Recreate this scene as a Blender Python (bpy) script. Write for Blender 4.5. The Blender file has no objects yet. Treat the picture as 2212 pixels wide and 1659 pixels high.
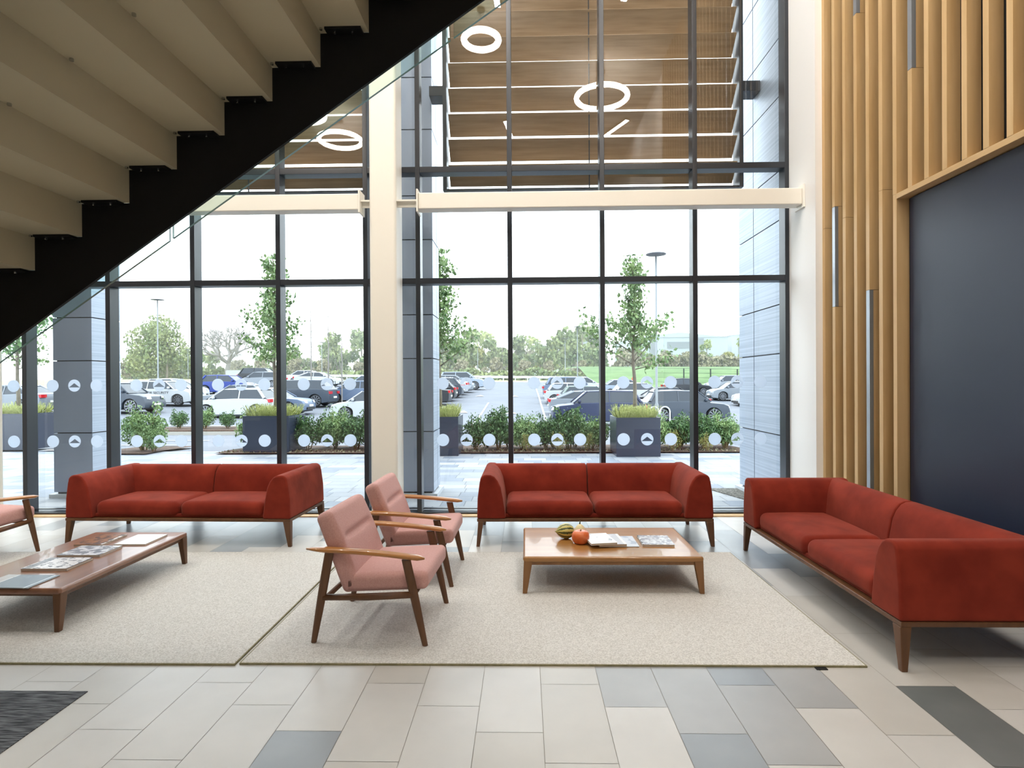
import bpy, bmesh, math, random
from mathutils import Vector, Matrix, Euler
R = math.radians
rnd = random.Random(11)
scene = bpy.context.scene
COL = scene.collection

# ------------------------------------------------------------------ camera
CAM_H = 1.55
cam_data = bpy.data.cameras.new('camera')
cam_data.sensor_width = 36.0
cam_data.lens = 1250.0 / 2212.0 * 36.0
cam_data.clip_end = 900
cam = bpy.data.objects.new('camera', cam_data)
COL.objects.link(cam)
_r = Vector((0.99975115, 0.02150381, -0.00593589))
_d = Vector((-0.00584741, -0.00417542, -0.99997419))
_f = Vector((-0.02152804, 0.99976005, -0.00404864))
m = Matrix((( _r.x, -_d.x, -_f.x, 0), (_r.y, -_d.y, -_f.y, 0), (_r.z, -_d.z, -_f.z, CAM_H), (0, 0, 0, 1)))
cam.matrix_world = m
scene.camera = cam

# ------------------------------------------------------------------ world, exposure
scene.view_settings.view_transform = 'Standard'
scene.view_settings.look = 'None'
scene.view_settings.gamma = 1
scene.view_settings.use_curve_mapping = False
scene.view_settings.exposure = 1.06
world = bpy.data.worlds.new('overcast_sky')
scene.world = world
world.use_nodes = True
bg = world.node_tree.nodes['Background']
bg.inputs[0].default_value = (0.87, 0.935, 1.0, 1)
bg.inputs[1].default_value = 2.4
RING_POWER = 30.0
STRIP_POWER = 90.0
scene.cycles.max_bounces = 9
scene.cycles.transparent_max_bounces = 16
scene.cycles.caustics_reflective = False
scene.cycles.caustics_refractive = False

# ------------------------------------------------------------------ materials
def lin(h):
    h = h.lstrip('#')
    out = []
    for i in (0, 2, 4):
        c = int(h[i:i+2], 16) / 255
        out.append(c / 12.92 if c <= 0.04045 else ((c + 0.055) / 1.055) ** 2.4)
    return tuple(out) + (1,)

def new_mat(name):
    mt = bpy.data.materials.new(name)
    mt.use_nodes = True
    nt = mt.node_tree
    return mt, nt, nt.nodes['Principled BSDF']

def mat(name, col, rough=0.5, metal=0.0, spec=0.5, var=None, scale=8.0, stretch=(1, 1, 1), bump=0.0, bscale=None, sheen=0.0, coat=0.0, detail=4.0, lo=0.35, hi=0.65, space='Object'):
    mt, nt, b = new_mat(name)
    b.inputs['Base Color'].default_value = lin(col)
    b.inputs['Roughness'].default_value = rough
    b.inputs['Metallic'].default_value = metal
    b.inputs['Specular IOR Level'].default_value = spec
    b.inputs['Sheen Weight'].default_value = sheen
    b.inputs['Coat Weight'].default_value = coat
    if var or bump:
        tc = nt.nodes.new('ShaderNodeTexCoord')
        mp = nt.nodes.new('ShaderNodeMapping')
        mp.inputs['Scale'].default_value = stretch
        nt.links.new(tc.outputs[space], mp.inputs[0])
    if var:
        n = nt.nodes.new('ShaderNodeTexNoise')
        n.inputs['Scale'].default_value = scale
        n.inputs['Detail'].default_value = detail
        nt.links.new(mp.outputs[0], n.inputs['Vector'])
        cr = nt.nodes.new('ShaderNodeValToRGB')
        cr.color_ramp.elements[0].position = lo
        cr.color_ramp.elements[1].position = hi
        cr.color_ramp.elements[0].color = lin(col)
        cr.color_ramp.elements[1].color = lin(var)
        nt.links.new(n.outputs['Fac'], cr.inputs[0])
        nt.links.new(cr.outputs[0], b.inputs['Base Color'])
    if bump:
        n2 = nt.nodes.new('ShaderNodeTexNoise')
        n2.inputs['Scale'].default_value = bscale or scale * 4
        nt.links.new(mp.outputs[0], n2.inputs['Vector'])
        bp = nt.nodes.new('ShaderNodeBump')
        bp.inputs['Strength'].default_value = bump
        bp.inputs['Distance'].default_value = 0.01
        nt.links.new(n2.outputs['Fac'], bp.inputs['Height'])
        nt.links.new(bp.outputs[0], b.inputs['Normal'])
    return mt

def emit_mat(name, col, strength):
    mt, nt, b = new_mat(name)
    b.inputs['Base Color'].default_value = lin(col)
    b.inputs['Emission Color'].default_value = lin(col)
    b.inputs['Emission Strength'].default_value = strength
    return mt

def glass_mat(name, tint, ior=1.6, rough=0.0):
    mt = bpy.data.materials.new(name)
    mt.use_nodes = True
    nt = mt.node_tree
    nt.nodes.clear()
    out = nt.nodes.new('ShaderNodeOutputMaterial')
    mix = nt.nodes.new('ShaderNodeMixShader')
    tr = nt.nodes.new('ShaderNodeBsdfTransparent')
    tr.inputs[0].default_value = tint
    gl = nt.nodes.new('ShaderNodeBsdfGlossy')
    gl.inputs['Roughness'].default_value = rough
    fr = nt.nodes.new('ShaderNodeFresnel')
    fr.inputs[0].default_value = ior
    ge = nt.nodes.new('ShaderNodeNewGeometry')
    sub = nt.nodes.new('ShaderNodeMath')
    sub.operation = 'SUBTRACT'
    sub.inputs[0].default_value = 1.0
    nt.links.new(ge.outputs['Backfacing'], sub.inputs[1])
    mul = nt.nodes.new('ShaderNodeMath')
    mul.operation = 'MULTIPLY'
    nt.links.new(fr.outputs[0], mul.inputs[0])
    nt.links.new(sub.outputs[0], mul.inputs[1])
    nt.links.new(mul.outputs[0], mix.inputs[0])   # one reflection per pane: at its near face
    nt.links.new(tr.outputs[0], mix.inputs[1])
    nt.links.new(gl.outputs[0], mix.inputs[2])
    nt.links.new(mix.outputs[0], out.inputs[0])
    return mt

def wood_mat(name, c1, c2, axis='x', rough=0.4, sc=1.0, coat=0.0):
    st = {'x': (1.2, 16, 16), 'y': (16, 1.2, 16), 'z': (16, 16, 1.2)}[axis]
    st = tuple(s * sc for s in st)
    return mat(name, c1, rough, var=c2, scale=1.6, stretch=st, detail=6, lo=0.3, hi=0.7, bump=0.06 if not coat else 0.0, bscale=4, coat=coat)

def bands_mat(name, base, rough, bands, axis='X', noise=None):
    """flat printed cover: bands are (from, to, colour) along the generated coordinate"""
    mt, nt, b = new_mat(name)
    b.inputs['Roughness'].default_value = rough
    tc = nt.nodes.new('ShaderNodeTexCoord')
    sx = nt.nodes.new('ShaderNodeSeparateXYZ')
    nt.links.new(tc.outputs['Generated'], sx.inputs[0])
    cr = nt.nodes.new('ShaderNodeValToRGB')
    cr.color_ramp.interpolation = 'CONSTANT'
    els = cr.color_ramp.elements
    els[0].position = 0.0
    els[0].color = lin(base)
    while len(els) > 1:
        els.remove(els[-1])
    pts = [(0.0, base)]
    for a, c, colr in bands:
        pts.append((a, colr))
        if c < 1:
            pts.append((c, base))
    for p, colr in pts[1:]:
        e = els.new(p)
        e.color = lin(colr)
    nt.links.new(sx.outputs[axis], cr.inputs[0])
    last = cr.outputs[0]
    if noise:
        n = nt.nodes.new('ShaderNodeTexNoise')
        n.inputs['Scale'].default_value = noise[1]
        n.inputs['Detail'].default_value = 5
        nt.links.new(tc.outputs['Generated'], n.inputs['Vector'])
        c2 = nt.nodes.new('ShaderNodeValToRGB')
        c2.color_ramp.elements[0].position = noise[2]
        c2.color_ramp.elements[1].position = noise[2] + 0.05
        nt.links.new(n.outputs['Fac'], c2.inputs[0])
        mx = nt.nodes.new('ShaderNodeMixRGB')
        nt.links.new(c2.outputs[0], mx.inputs[0])
        nt.links.new(last, mx.inputs[1])
        mx.inputs[2].default_value = lin(noise[0])
        last = mx.outputs[0]
    nt.links.new(last, b.inputs['Base Color'])
    return mt

M = {}
M['red'] = mat('red_velvet', '#6e2217', 0.9, spec=0.12, var='#863021', scale=4.5, sheen=0.2, lo=0.32, hi=0.68, bump=0.25, bscale=9)
M['red'].node_tree.nodes['Principled BSDF'].inputs['Sheen Tint'].default_value = (1.0, 0.42, 0.30, 1)
M['pink'] = mat('pink_wool', '#c79891', 0.92, spec=0.12, var='#cfa39c', scale=120, sheen=0.12, bump=0.15, bscale=260)
M['walnut'] = wood_mat('walnut_legs', '#57371f', '#694528', 'z', 0.42)
M['walnut_x'] = wood_mat('walnut_table', '#92622f', '#a4763f', 'x', 0.3, sc=0.55, coat=0.35)
M['walnut_y'] = wood_mat('walnut_table_long', '#79503a', '#8d6248', 'x', 0.3, sc=0.55, coat=0.35)
M['walnut_l'] = wood_mat('light_walnut_legs', '#7b532c', '#8d6236', 'z', 0.4)
M['arm_wood_lit'] = wood_mat('armrest_wood_lit', '#a56c34', '#bf8444', 'x', 0.28, coat=0.5)  # light on the arm tops put into a paler wood colour
M['oak'] = wood_mat('oak_slats', '#d3b384', '#c4a06d', 'z', 0.55, sc=0.5)
M['oak_y'] = wood_mat('oak_frame', '#d3b384', '#c4a06d', 'y', 0.5, sc=0.5)
M['alu'] = mat('satin_aluminium', '#aab0b8', 0.4, 0.7)
M['navy'] = mat('navy_lacquer_panel', '#151d35', 0.42, spec=0.6)
M['blackwall'] = mat('black_backing_board', '#0c0d10', 0.8)
M['white'] = mat('white_plaster', '#f0efed', 0.7)
M['cream'] = mat('cream_painted_steel', '#f1ede3', 0.45)
M['mullion'] = mat('anthracite_aluminium', '#282c33', 0.32, 0.1, spec=0.6)
M['black'] = mat('black_painted_steel', '#08080a', 0.6, spec=0.3)
M['stair'] = mat('ivory_folded_steel', '#b3a98e', 0.6, spec=0.25)
M['screw'] = mat('bright_screw_steel', '#c8ccd0', 0.25, 1.0)
M['glass'] = glass_mat('window_glass', (0.95, 0.975, 0.975, 1), 1.62)
M['bal_glass'] = glass_mat('balustrade_glass', (0.86, 0.94, 0.92, 1), 1.5)
M['glass_edge'] = mat('green_glass_edge', '#5d8078', 0.15, spec=0.8)
def vinyl():
    mt = bpy.data.materials.new('frosted_vinyl')
    mt.use_nodes = True
    nt = mt.node_tree
    nt.nodes.clear()
    out = nt.nodes.new('ShaderNodeOutputMaterial')
    mx = nt.nodes.new('ShaderNodeMixShader')
    mx.inputs[0].default_value = 0.75
    a = nt.nodes.new('ShaderNodeBsdfDiffuse')
    b = nt.nodes.new('ShaderNodeBsdfTranslucent')
    a.inputs[0].default_value = b.inputs[0].default_value = lin('#e2e9f2')
    nt.links.new(a.outputs[0], mx.inputs[1])
    nt.links.new(b.outputs[0], mx.inputs[2])
    nt.links.new(mx.outputs[0], out.inputs[0])
    return mt
M['dot'] = vinyl()
M['rug'] = mat('oatmeal_wool_rug', '#bdbab4', 0.97, spec=0.1, var='#dddbd6', scale=130, detail=8, lo=0.35, hi=0.62, bump=0.5, bscale=220)
M['rug_edge'] = mat('olive_rug_binding', '#7c7658', 0.95, var='#8d8668', scale=40)
M['mat'] = mat('entrance_mat', '#424448', 0.95, spec=0.1, var='#7a7d81', scale=6, stretch=(1.5, 22, 1), detail=8, lo=0.42, hi=0.62, bump=0.4)
M['tile_a'] = mat('limestone_pale', '#bdbbb7', 0.36, spec=0.45, var='#c5c3bf', scale=2.5, detail=6)
M['tile_b'] = mat('limestone_warm', '#b6b3ad', 0.36, spec=0.45, var='#bebbb5', scale=2.5, detail=6)
M['tile_c'] = mat('slate_mid', '#9a9b9b', 0.34, spec=0.45, var='#a2a3a3', scale=3, detail=6)
M['tile_d'] = mat('slate_blue', '#868b90', 0.34, spec=0.45, var='#8e9397', scale=3, detail=6)
M['tile_e'] = mat('slate_dark', '#646868', 0.34, spec=0.45, var='#6d7070', scale=3, detail=6)
M['grout'] = mat('grout', '#9a958b', 0.8)
M['timber_ceiling'] = wood_mat('timber_ceiling', '#8f6238', '#7a4f2b', 'x', 0.5)
M['ceiling_white'] = mat('ceiling_boards', '#c4c0ba', 0.8)
M['plaster'] = mat('interior_plaster', '#a8a5a0', 0.8)
M['strip'] = emit_mat('linear_or_fill_diffuser', '#fffaf4', STRIP_POWER)
M['ring'] = emit_mat('ring_light_diffuser', '#fff4e6', RING_POWER)
# outside
M['clad'] = mat('blue_grey_cladding', '#959db0', 0.38, 0.3, spec=0.5)
M['clad_rib'] = mat('ribbed_cladding', '#b9c3d2', 0.45, 0.2, var='#a4afc0', scale=1.0, stretch=(0.2, 0.2, 42), detail=2, lo=0.4, hi=0.6)
M['joint'] = mat('cladding_joint', '#1c2027', 0.6)
M['louvre'] = wood_mat('louvre_blade_brown', '#ab9074', '#94795c', 'x', 0.4)  # brown blades, tone streaked along their length
M['louvre_post'] = mat('louvre_post', '#20242b', 0.4)
M['planter'] = mat('planter_glossy_grey', '#343a49', 0.26, spec=0.5)
M['soil'] = mat('bark_mulch', '#35261e', 0.95, var='#5f4738', scale=30, detail=8, bump=0.5, bscale=60)
M['asphalt'] = mat('asphalt', '#6c7078', 0.8, spec=0.25, var='#72767e', scale=0.8, detail=6)
M['paint'] = mat('road_paint', '#c2c5ca', 0.7)
M['kerb'] = mat('concrete_kerb', '#a7a49c', 0.8)
M['gravel'] = mat('gravel', '#35332f', 0.95, var='#8a867e', scale=45, detail=4, bump=0.8, bscale=70)
M['plinth'] = mat('pale_plinth', '#c6cad0', 0.6)
M['grass'] = mat('meadow_grass', '#4b6638', 0.95, var='#60794a', scale=0.5, detail=6)
M['dry'] = mat('dry_field', '#a39a72', 0.95, var='#8b9468', scale=0.6, detail=6)
M['bark'] = mat('tree_bark', '#6b6357', 0.9, var='#7d7568', scale=12)
M['bark_pale'] = mat('pale_branch_bark', '#84807c', 0.9)
M['leaf_g'] = mat('leaf_green', '#55744a', 0.6, var='#8ea76a', scale=5, detail=2)
M['leaf_d'] = mat('leaf_dark', '#2b4929', 0.55, var='#5d7f46', scale=9, detail=2)
M['leaf_y'] = mat('leaf_yellow_green', '#7c803f', 0.7, var='#9f9a56', scale=4, detail=2)
M['leaf_o'] = mat('leaf_olive', '#5f7148', 0.8, var='#8b9262', scale=0.5, detail=3)
M['leaf_b'] = mat('leaf_brown', '#77715c', 0.8, var='#8f8a6c', scale=0.5, detail=3)
M['leaf_h'] = mat('leaf_pale', '#6f8650', 0.8, var='#a0a466', scale=0.5, detail=3)
M['grassy'] = mat('ornamental_grass', '#8f9a52', 0.7, var='#bcbf7c', scale=14)
M['straw'] = mat('straw_stems', '#8a7350', 0.85)
M['lamp_steel'] = mat('galvanised_steel', '#7b8185', 0.5, 0.2)
M['lamp_head'] = mat('lamp_head', '#5b6066', 0.5)
M['tyre'] = mat('tyre_rubber', '#141517', 0.8)
M['hub'] = mat('alloy_wheel', '#8c9097', 0.3, 0.7)
M['carglass'] = mat('car_glass', '#28313b', 0.18, spec=0.45, coat=0.0)
M['trim'] = mat('car_black_trim', '#1b1d20', 0.5)
M['headlight'] = mat('headlight_lens', '#d3dbe2', 0.1, spec=0.8)
M['taillight'] = mat('tail_light_lens', '#b02025', 0.2)
M['plate'] = mat('number_plate', '#dcdcd2', 0.5)
M['hazeb'] = mat('pale_metal_building', '#858e9a', 0.7)
M['hazeb2'] = mat('grey_building_window', '#3d4651', 0.5)
M['hill'] = mat('far_hill', '#a3b3b0', 0.95, var='#aebab4', scale=0.05)
M['fence'] = mat('dark_fence', '#2a332f', 0.7)
M['orange_cone'] = mat('orange_barrier', '#cf5a35', 0.6)

# ------------------------------------------------------------------ mesh helper
class MB:
    def __init__(self):
        self.v = []
        self.f = []
        self.mi = []
        self.cur = 0
    def add(self, vs, fs):
        n = len(self.v)
        self.v += [tuple(p) for p in vs]
        for f in fs:
            self.f.append(tuple(i + n for i in f))
            self.mi.append(self.cur)
        return self
    def box(self, x0, x1, y0, y1, z0, z1):
        return self.add([(x0, y0, z0), (x1, y0, z0), (x1, y1, z0), (x0, y1, z0), (x0, y0, z1), (x1, y0, z1), (x1, y1, z1), (x0, y1, z1)],
                        [(3, 2, 1, 0), (4, 5, 6, 7), (0, 1, 5, 4), (1, 2, 6, 5), (2, 3, 7, 6), (3, 0, 4, 7)])
    def hexa(self, b, t):
        return self.add(list(b) + list(t), [(3, 2, 1, 0), (4, 5, 6, 7), (0, 1, 5, 4), (1, 2, 6, 5), (2, 3, 7, 6), (3, 0, 4, 7)])
    def prism(self, pts, axis, a, b):
        """pts: 2-D outline; axis 'x': pts=(y,z); 'y': pts=(x,z); 'z': pts=(x,y)"""
        def P(p, t):
            return {'x': (t, p[0], p[1]), 'y': (p[0], t, p[1]), 'z': (p[0], p[1], t)}[axis]
        n = len(pts)
        vs = [P(p, a) for p in pts] + [P(p, b) for p in pts]
        fs = [tuple(range(n))[::-1], tuple(range(n, 2 * n))]
        fs += [(i, (i + 1) % n, n + (i + 1) % n, n + i) for i in range(n)]
        return self.add(vs, fs)
    def tube(self, pts, rad, n=8, cap=True):
        """round tube through pts; rad a number or list"""
        pts = [Vector(p) for p in pts]
        if not isinstance(rad, (list, tuple)):
            rad = [rad] * len(pts)
        vs, fs = [], []
        t0 = (pts[1] - pts[0]).normalized()
        ref = Vector((0, 0, 1)) if abs(t0.z) < 0.9 else Vector((1, 0, 0))
        for i, p in enumerate(pts):
            t = (pts[min(i + 1, len(pts) - 1)] - pts[max(i - 1, 0)]).normalized()
            u = t.cross(ref)
            if u.length < 1e-4:
                u = t.cross(Vector((0, 1, 0)))
            u.normalize()
            w = t.cross(u)
            for k in range(n):
                a = 2 * math.pi * k / n
                vs.append(p + (u * math.cos(a) + w * math.sin(a)) * rad[i])
        for i in range(len(pts) - 1):
            for k in range(n):
                k2 = (k + 1) % n
                fs.append((i * n + k, i * n + k2, (i + 1) * n + k2, (i + 1) * n + k))
        if cap:
            fs.append(tuple(range(n))[::-1])
            fs.append(tuple(range((len(pts) - 1) * n, len(pts) * n)))
        return self.add(vs, fs)
    def rings(self, rings, cap=True, closed=True):
        n = len(rings[0])
        vs = [p for r in rings for p in r]
        fs = []
        for i in range(len(rings) - 1):
            for k in range(n if closed else n - 1):
                k2 = (k + 1) % n
                fs.append((i * n + k, i * n + k2, (i + 1) * n + k2, (i + 1) * n + k))
        if cap:
            fs.append(tuple(range(n))[::-1])
            fs.append(tuple(range((len(rings) - 1) * n, len(rings) * n)))
        return self.add(vs, fs)
    def lathe(self, prof, n=20, c=(0, 0, 0), ribs=0, depth=0.0):
        rr = []
        for r, z in prof:
            ring = []
            for k in range(n):
                a = 2 * math.pi * k / n
                q = r * (1 - depth * abs(math.sin(a * ribs / 2)) if ribs else 1)
                ring.append((c[0] + q * math.cos(a), c[1] + q * math.sin(a), c[2] + z))
            rr.append(ring)
        return self.rings(rr)
    def rbox(self, x0, x1, y0, y1, z0, z1, r, seg=4, mid=4, puff=0.0, fn=None):
        """rounded box with optional puffed top"""
        cx, cy, cz = (x0 + x1) / 2, (y0 + y1) / 2, (z0 + z1) / 2
        h = ((x1 - x0) / 2, (y1 - y0) / 2, (z1 - z0) / 2)
        r = min(r, min(h) * 0.98)
        def axis(hh):
            a = [hh - r + r * math.tan(math.pi / 4 * i / seg) for i in range(seg + 1)]
            inner = [-(hh - r) + 2 * (hh - r) * i / mid for i in range(mid + 1)]
            return [-q for q in a[::-1]][:-1] + inner + a[1:]
        ax = [axis(q) for q in h]
        idx = {}
        vs, fs = [], []
        def V(p):
            inn = [max(-(h[i] - r), min(h[i] - r, p[i])) for i in range(3)]
            d = Vector([p[i] - inn[i] for i in range(3)])
            if d.length > 1e-9:
                d = d.normalized() * r
            q = [inn[i] + d[i] for i in range(3)]
            if puff:
                w = (1 - (q[0] / h[0]) ** 2) * (1 - (q[1] / h[1]) ** 2)
                q[2] += puff * max(0, w) * (1 if q[2] > 0 else 0)
            key = tuple(round(c, 5) for c in p)
            if key not in idx:
                idx[key] = len(vs)
                pt = (q[0] + cx, q[1] + cy, q[2] + cz)
                vs.append(fn(pt) if fn else pt)
            return idx[key]
        for a in range(3):
            b, c = (a + 1) % 3, (a + 2) % 3
            for s in (-1, 1):
                for i in range(len(ax[b]) - 1):
                    for j in range(len(ax[c]) - 1):
                        q = []
                        for di, dj in ((0, 0), (1, 0), (1, 1), (0, 1)):
                            p = [0, 0, 0]
                            p[a] = s * h[a]
                            p[b] = ax[b][i + di]
                            p[c] = ax[c][j + dj]
                            q.append(V(p))
                        fs.append(tuple(q if s > 0 else q[::-1]))
        return self.add(vs, fs)
    def cards(self, pts, size, jit=0.4, rng=rnd, aspect=0.6, droop=0.0):
        """leaf blades: each leaf is a small folded diamond"""
        for p in pts:
            s = size * (1 + jit * (rng.random() * 2 - 1))
            e = Euler((rng.uniform(0, 6.28), rng.uniform(0, 6.28), rng.uniform(0, 6.28)))
            a = Vector((1, 0, 0)); a.rotate(e)
            b = Vector((0, 1, 0)); b.rotate(e)
            c = a.cross(b)
            p = Vector(p)
            self.add([p - a * s * 0.5, p + b * s * aspect * 0.5 + c * s * 0.08, p + a * s * 0.5, p - b * s * aspect * 0.5 + c * s * 0.08], [(0, 1, 2), (0, 2, 3)])
        return self
    def build(self, name, material, parent=None, origin=None, smooth=False, bevel=0, bseg=3, kind=None, label=None, category=None, group=None, subsurf=0, loc=None):
        me = bpy.data.meshes.new(name)
        o0 = Vector(origin) if origin else Vector((0, 0, 0))
        me.from_pydata([tuple(Vector(p) - o0) for p in self.v], [], self.f)
        me.update()
        mats = material if isinstance(material, (list, tuple)) else [material]
        for q in mats:
            me.materials.append(q)
        if len(mats) > 1:
            for p, i in zip(me.polygons, self.mi):
                p.material_index = i
        bm = bmesh.new()
        bm.from_mesh(me)
        bmesh.ops.recalc_face_normals(bm, faces=bm.faces)
        bm.to_mesh(me)
        bm.free()
        if smooth:
            for p in me.polygons:
                p.use_smooth = True
        o = bpy.data.objects.new(name, me)
        COL.objects.link(o)
        if parent:
            o.parent = parent
        if origin is not None and loc is None:
            o.location = o0
        if loc is not None:
            o.location = loc
        if bevel:
            bv = o.modifiers.new('bevel', 'BEVEL')
            bv.width = bevel
            bv.segments = bseg
            bv.limit_method = 'ANGLE'
            bv.angle_limit = R(32)
            for p in me.polygons:
                p.use_smooth = True
            bv.harden_normals = False
            wn = o.modifiers.new('wn', 'WEIGHTED_NORMAL')
            wn.keep_sharp = True
        if subsurf:
            ss = o.modifiers.new('sub', 'SUBSURF')
            ss.levels = ss.render_levels = subsurf
        if kind: o['kind'] = kind
        if label: o['label'] = label
        if category: o['category'] = category
        if group: o['group'] = group
        return o

def thing(name, label, cat, loc=(0, 0, 0), rz=0.0, group=None):
    o = bpy.data.objects.new(name, None)
    COL.objects.link(o)
    o.empty_display_size = 0.2
    o.location = loc
    o.rotation_euler = (0, 0, rz)
    o['label'] = label
    o['category'] = cat
    if group: o['group'] = group
    return o

def dup(root, loc, rz, label, group=None, swap=None):
    r = root.copy()
    COL.objects.link(r)
    r.location = loc
    r.rotation_euler = (0, 0, rz)
    r['label'] = label
    if group: r['group'] = group
    elif 'group' in r: del r['group']
    for ch in list(root.children):
        c = ch.copy()
        COL.objects.link(c)
        c.parent = r
        if swap and swap[0] in [s.material for s in c.material_slots]:
            for s in c.material_slots:
                if s.material == swap[0]:
                    s.link = 'OBJECT'
                    s.material = swap[1]
        for g in ch.children:
            d = g.copy()
            COL.objects.link(d)
            d.parent = c
    return r

# ================================================================== SETTING
GY = 6.72          # inner face of the window frames
TOP = 8.7
# ---- floor of stone tiles, each tile a face with its own stone
PW, PL = 0.2985, 0.6135
dark = {(0, 2.755): 'c', (1, 2.5505): 'c', (1, 1.937): 'd', (2, 2.346): 'c', (2, 2.9595): 'd', (3, 2.755): 'c',
        (5, 2.346): 'e', (5, 1.7325): 'e', (5, 2.9595): 'x', (-5, 1.937): 'd', (4, 4.9995): 'd', (5, 4.801): 'd'}
fl = MB()
fl.cur = 5
fl.add([(-12, -8, -0.003), (3.4, -8, -0.003), (3.4, GY, -0.003), (-12, GY, -0.003)], [(0, 1, 2, 3)])
names = 'abcde'
for k in range(-41, 11):
    x0 = 0.373 + PW * k
    yb = 2.755 - 0.2045 * k
    j0 = math.floor((-8 - yb) / PL)
    j1 = math.ceil((GY - yb) / PL)
    for j in range(j0, j1 + 1):
        y0 = yb + PL * j
        ya, yc = max(y0, -8), min(y0 + PL, GY)
        xc = min(x0 + PW, 3.4)
        if yc - ya < 0.02 or x0 > 3.35 or x0 < -12:
            continue
        key = None
        for (kk, yy_), v in dark.items():
            if kk == k and abs(yy_ - y0) < 0.06:
                key = v
        q = rnd.random()
        if key is None:
            if y0 > 4.3:
                key = 'd' if q < 0.34 else ('c' if q < 0.55 else ('a' if q < 0.8 else 'b'))
            elif y0 > 1.7 and -7 < x0 < 3:
                key = 'a' if q < 0.55 else 'b'
            else:
                key = 'c' if q < 0.15 else ('a' if q < 0.6 else 'b')
        if key == 'x':
            key = 'b'
        fl.cur = names.index(key)
        g = 0.0012
        fl.add([(x0 + g, ya + g, 0), (xc - g, ya + g, 0), (xc - g, yc - g, 0), (x0 + g, yc - g, 0)], [(0, 1, 2, 3)])
fl.build('floor', [M['tile_a'], M['tile_b'], M['tile_c'], M['tile_d'], M['tile_e'], M['grout']], kind='structure')
MB().box(-12, 3.05, 6.62, GY, 0.0, 0.012).build('trim_1', M['oak_y'], kind='structure')
# ---- ceiling, back and left walls (seen in the reflections)
MB().box(-12, 3.6, -8, 7.0, TOP, TOP + 0.2).build('ceiling', M['ceiling_white'], kind='structure')
MB().box(-12, 3.6, -8.2, -8, 0, TOP).build('wall_back', M['plaster'], kind='structure')
MB().box(-12.2, -12, -8, 7.0, 0, TOP).build('wall_left', M['plaster'], kind='structure')
wr = MB().box(3.05, 3.5, 6.12, 6.9, 0, TOP).box(3.24, 3.5, -8, 6.12, 0, TOP)
wr.build('wall_right', M['white'], kind='structure')

# ---- glazing
MX = [-11.98, -10.97, -9.96, -8.95, -7.94, -6.93, -5.918, -4.909, -3.896, -2.88, -1.849, -1.233, -0.162, 0.91, 1.977, 3.031]
DOTS = {-6.93: (-6.70, -6.43, -6.16), -5.918: (-5.681, -5.415, -5.143), -4.909: (-4.657, -4.381, -4.116), -3.896: (-3.667, -3.387, -3.107),
        -2.88: (-2.633, -2.355, -2.077), -1.233: (-0.971, -0.69, -0.42), -0.162: (0.112, 0.385, 0.653), 0.91: (1.165, 1.442, 1.719), 1.977: (2.233, 2.497, 2.767)}
def disc(mb, x, z, r, tri):
    n = 40
    y0, y1 = 6.846, 6.849
    if not tri:
        mb.prism([(x + r * math.cos(2 * math.pi * k / n), z + r * math.sin(2 * math.pi * k / n)) for k in range(n)], 'y', y0, y1)
        return
    apex, bz, bx = (x, z + 0.42 * r), z - 0.3 * r, 0.9 * r
    al = math.asin(0.3)
    lo = [(x + r * math.cos(a), z + r * math.sin(a)) for a in [(-math.pi + al) + (math.pi - 2 * al) * k / 20 for k in range(21)]]
    mb.prism(lo, 'y', y0, y1)
    a0 = math.asin(-0.26)
    for s in (1, -1):
        up = [(x + s * r * math.cos(a), z + r * math.sin(a)) for a in [a0 + (math.pi / 2 - a0) * k / 20 for k in range(21)]]
        mb.prism(up + [apex, (x + s * bx, bz + 0.02 * r)], 'y', y0, y1)
for i in range(len(MX) - 1):
    a, b = MX[i], MX[i + 1]
    w = MB().box(a + 0.02, b - 0.02, 6.85, 6.862, 0.03, TOP).build('window_%d' % (i + 1), M['glass'], kind='structure')
    MB().box(a - 0.0275, a + 0.0275, GY, 6.88, 0, TOP).build('mullion', M['mullion'], w, bevel=0.004, bseg=2)
    for z0, z1 in ((0.0, 0.03), (0.048, 0.058), (2.697, 2.762), (3.992, 4.06)):
        MB().box(a + 0.0275, b - 0.0275, GY + 0.004 if z0 != 0.048 else 6.82, 6.88, z0, z1).build('transom', M['mullion'], w, bevel=0.003 if z1 - z0 > .02 else 0, bseg=2)
    for q, x in enumerate(DOTS.get(a, ())):
        for z in (0.862, 1.533):
            d = MB()
            disc(d, x, z, 0.073, q == 1)
            d.build('dot_sticker', M['dot'], w)
    if i == len(MX) - 2:
        MB().box(b - 0.0275, b + 0.0275, GY, 6.88, 0, TOP).build('mullion', M['mullion'], w, bevel=0.004, bseg=2)

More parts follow.
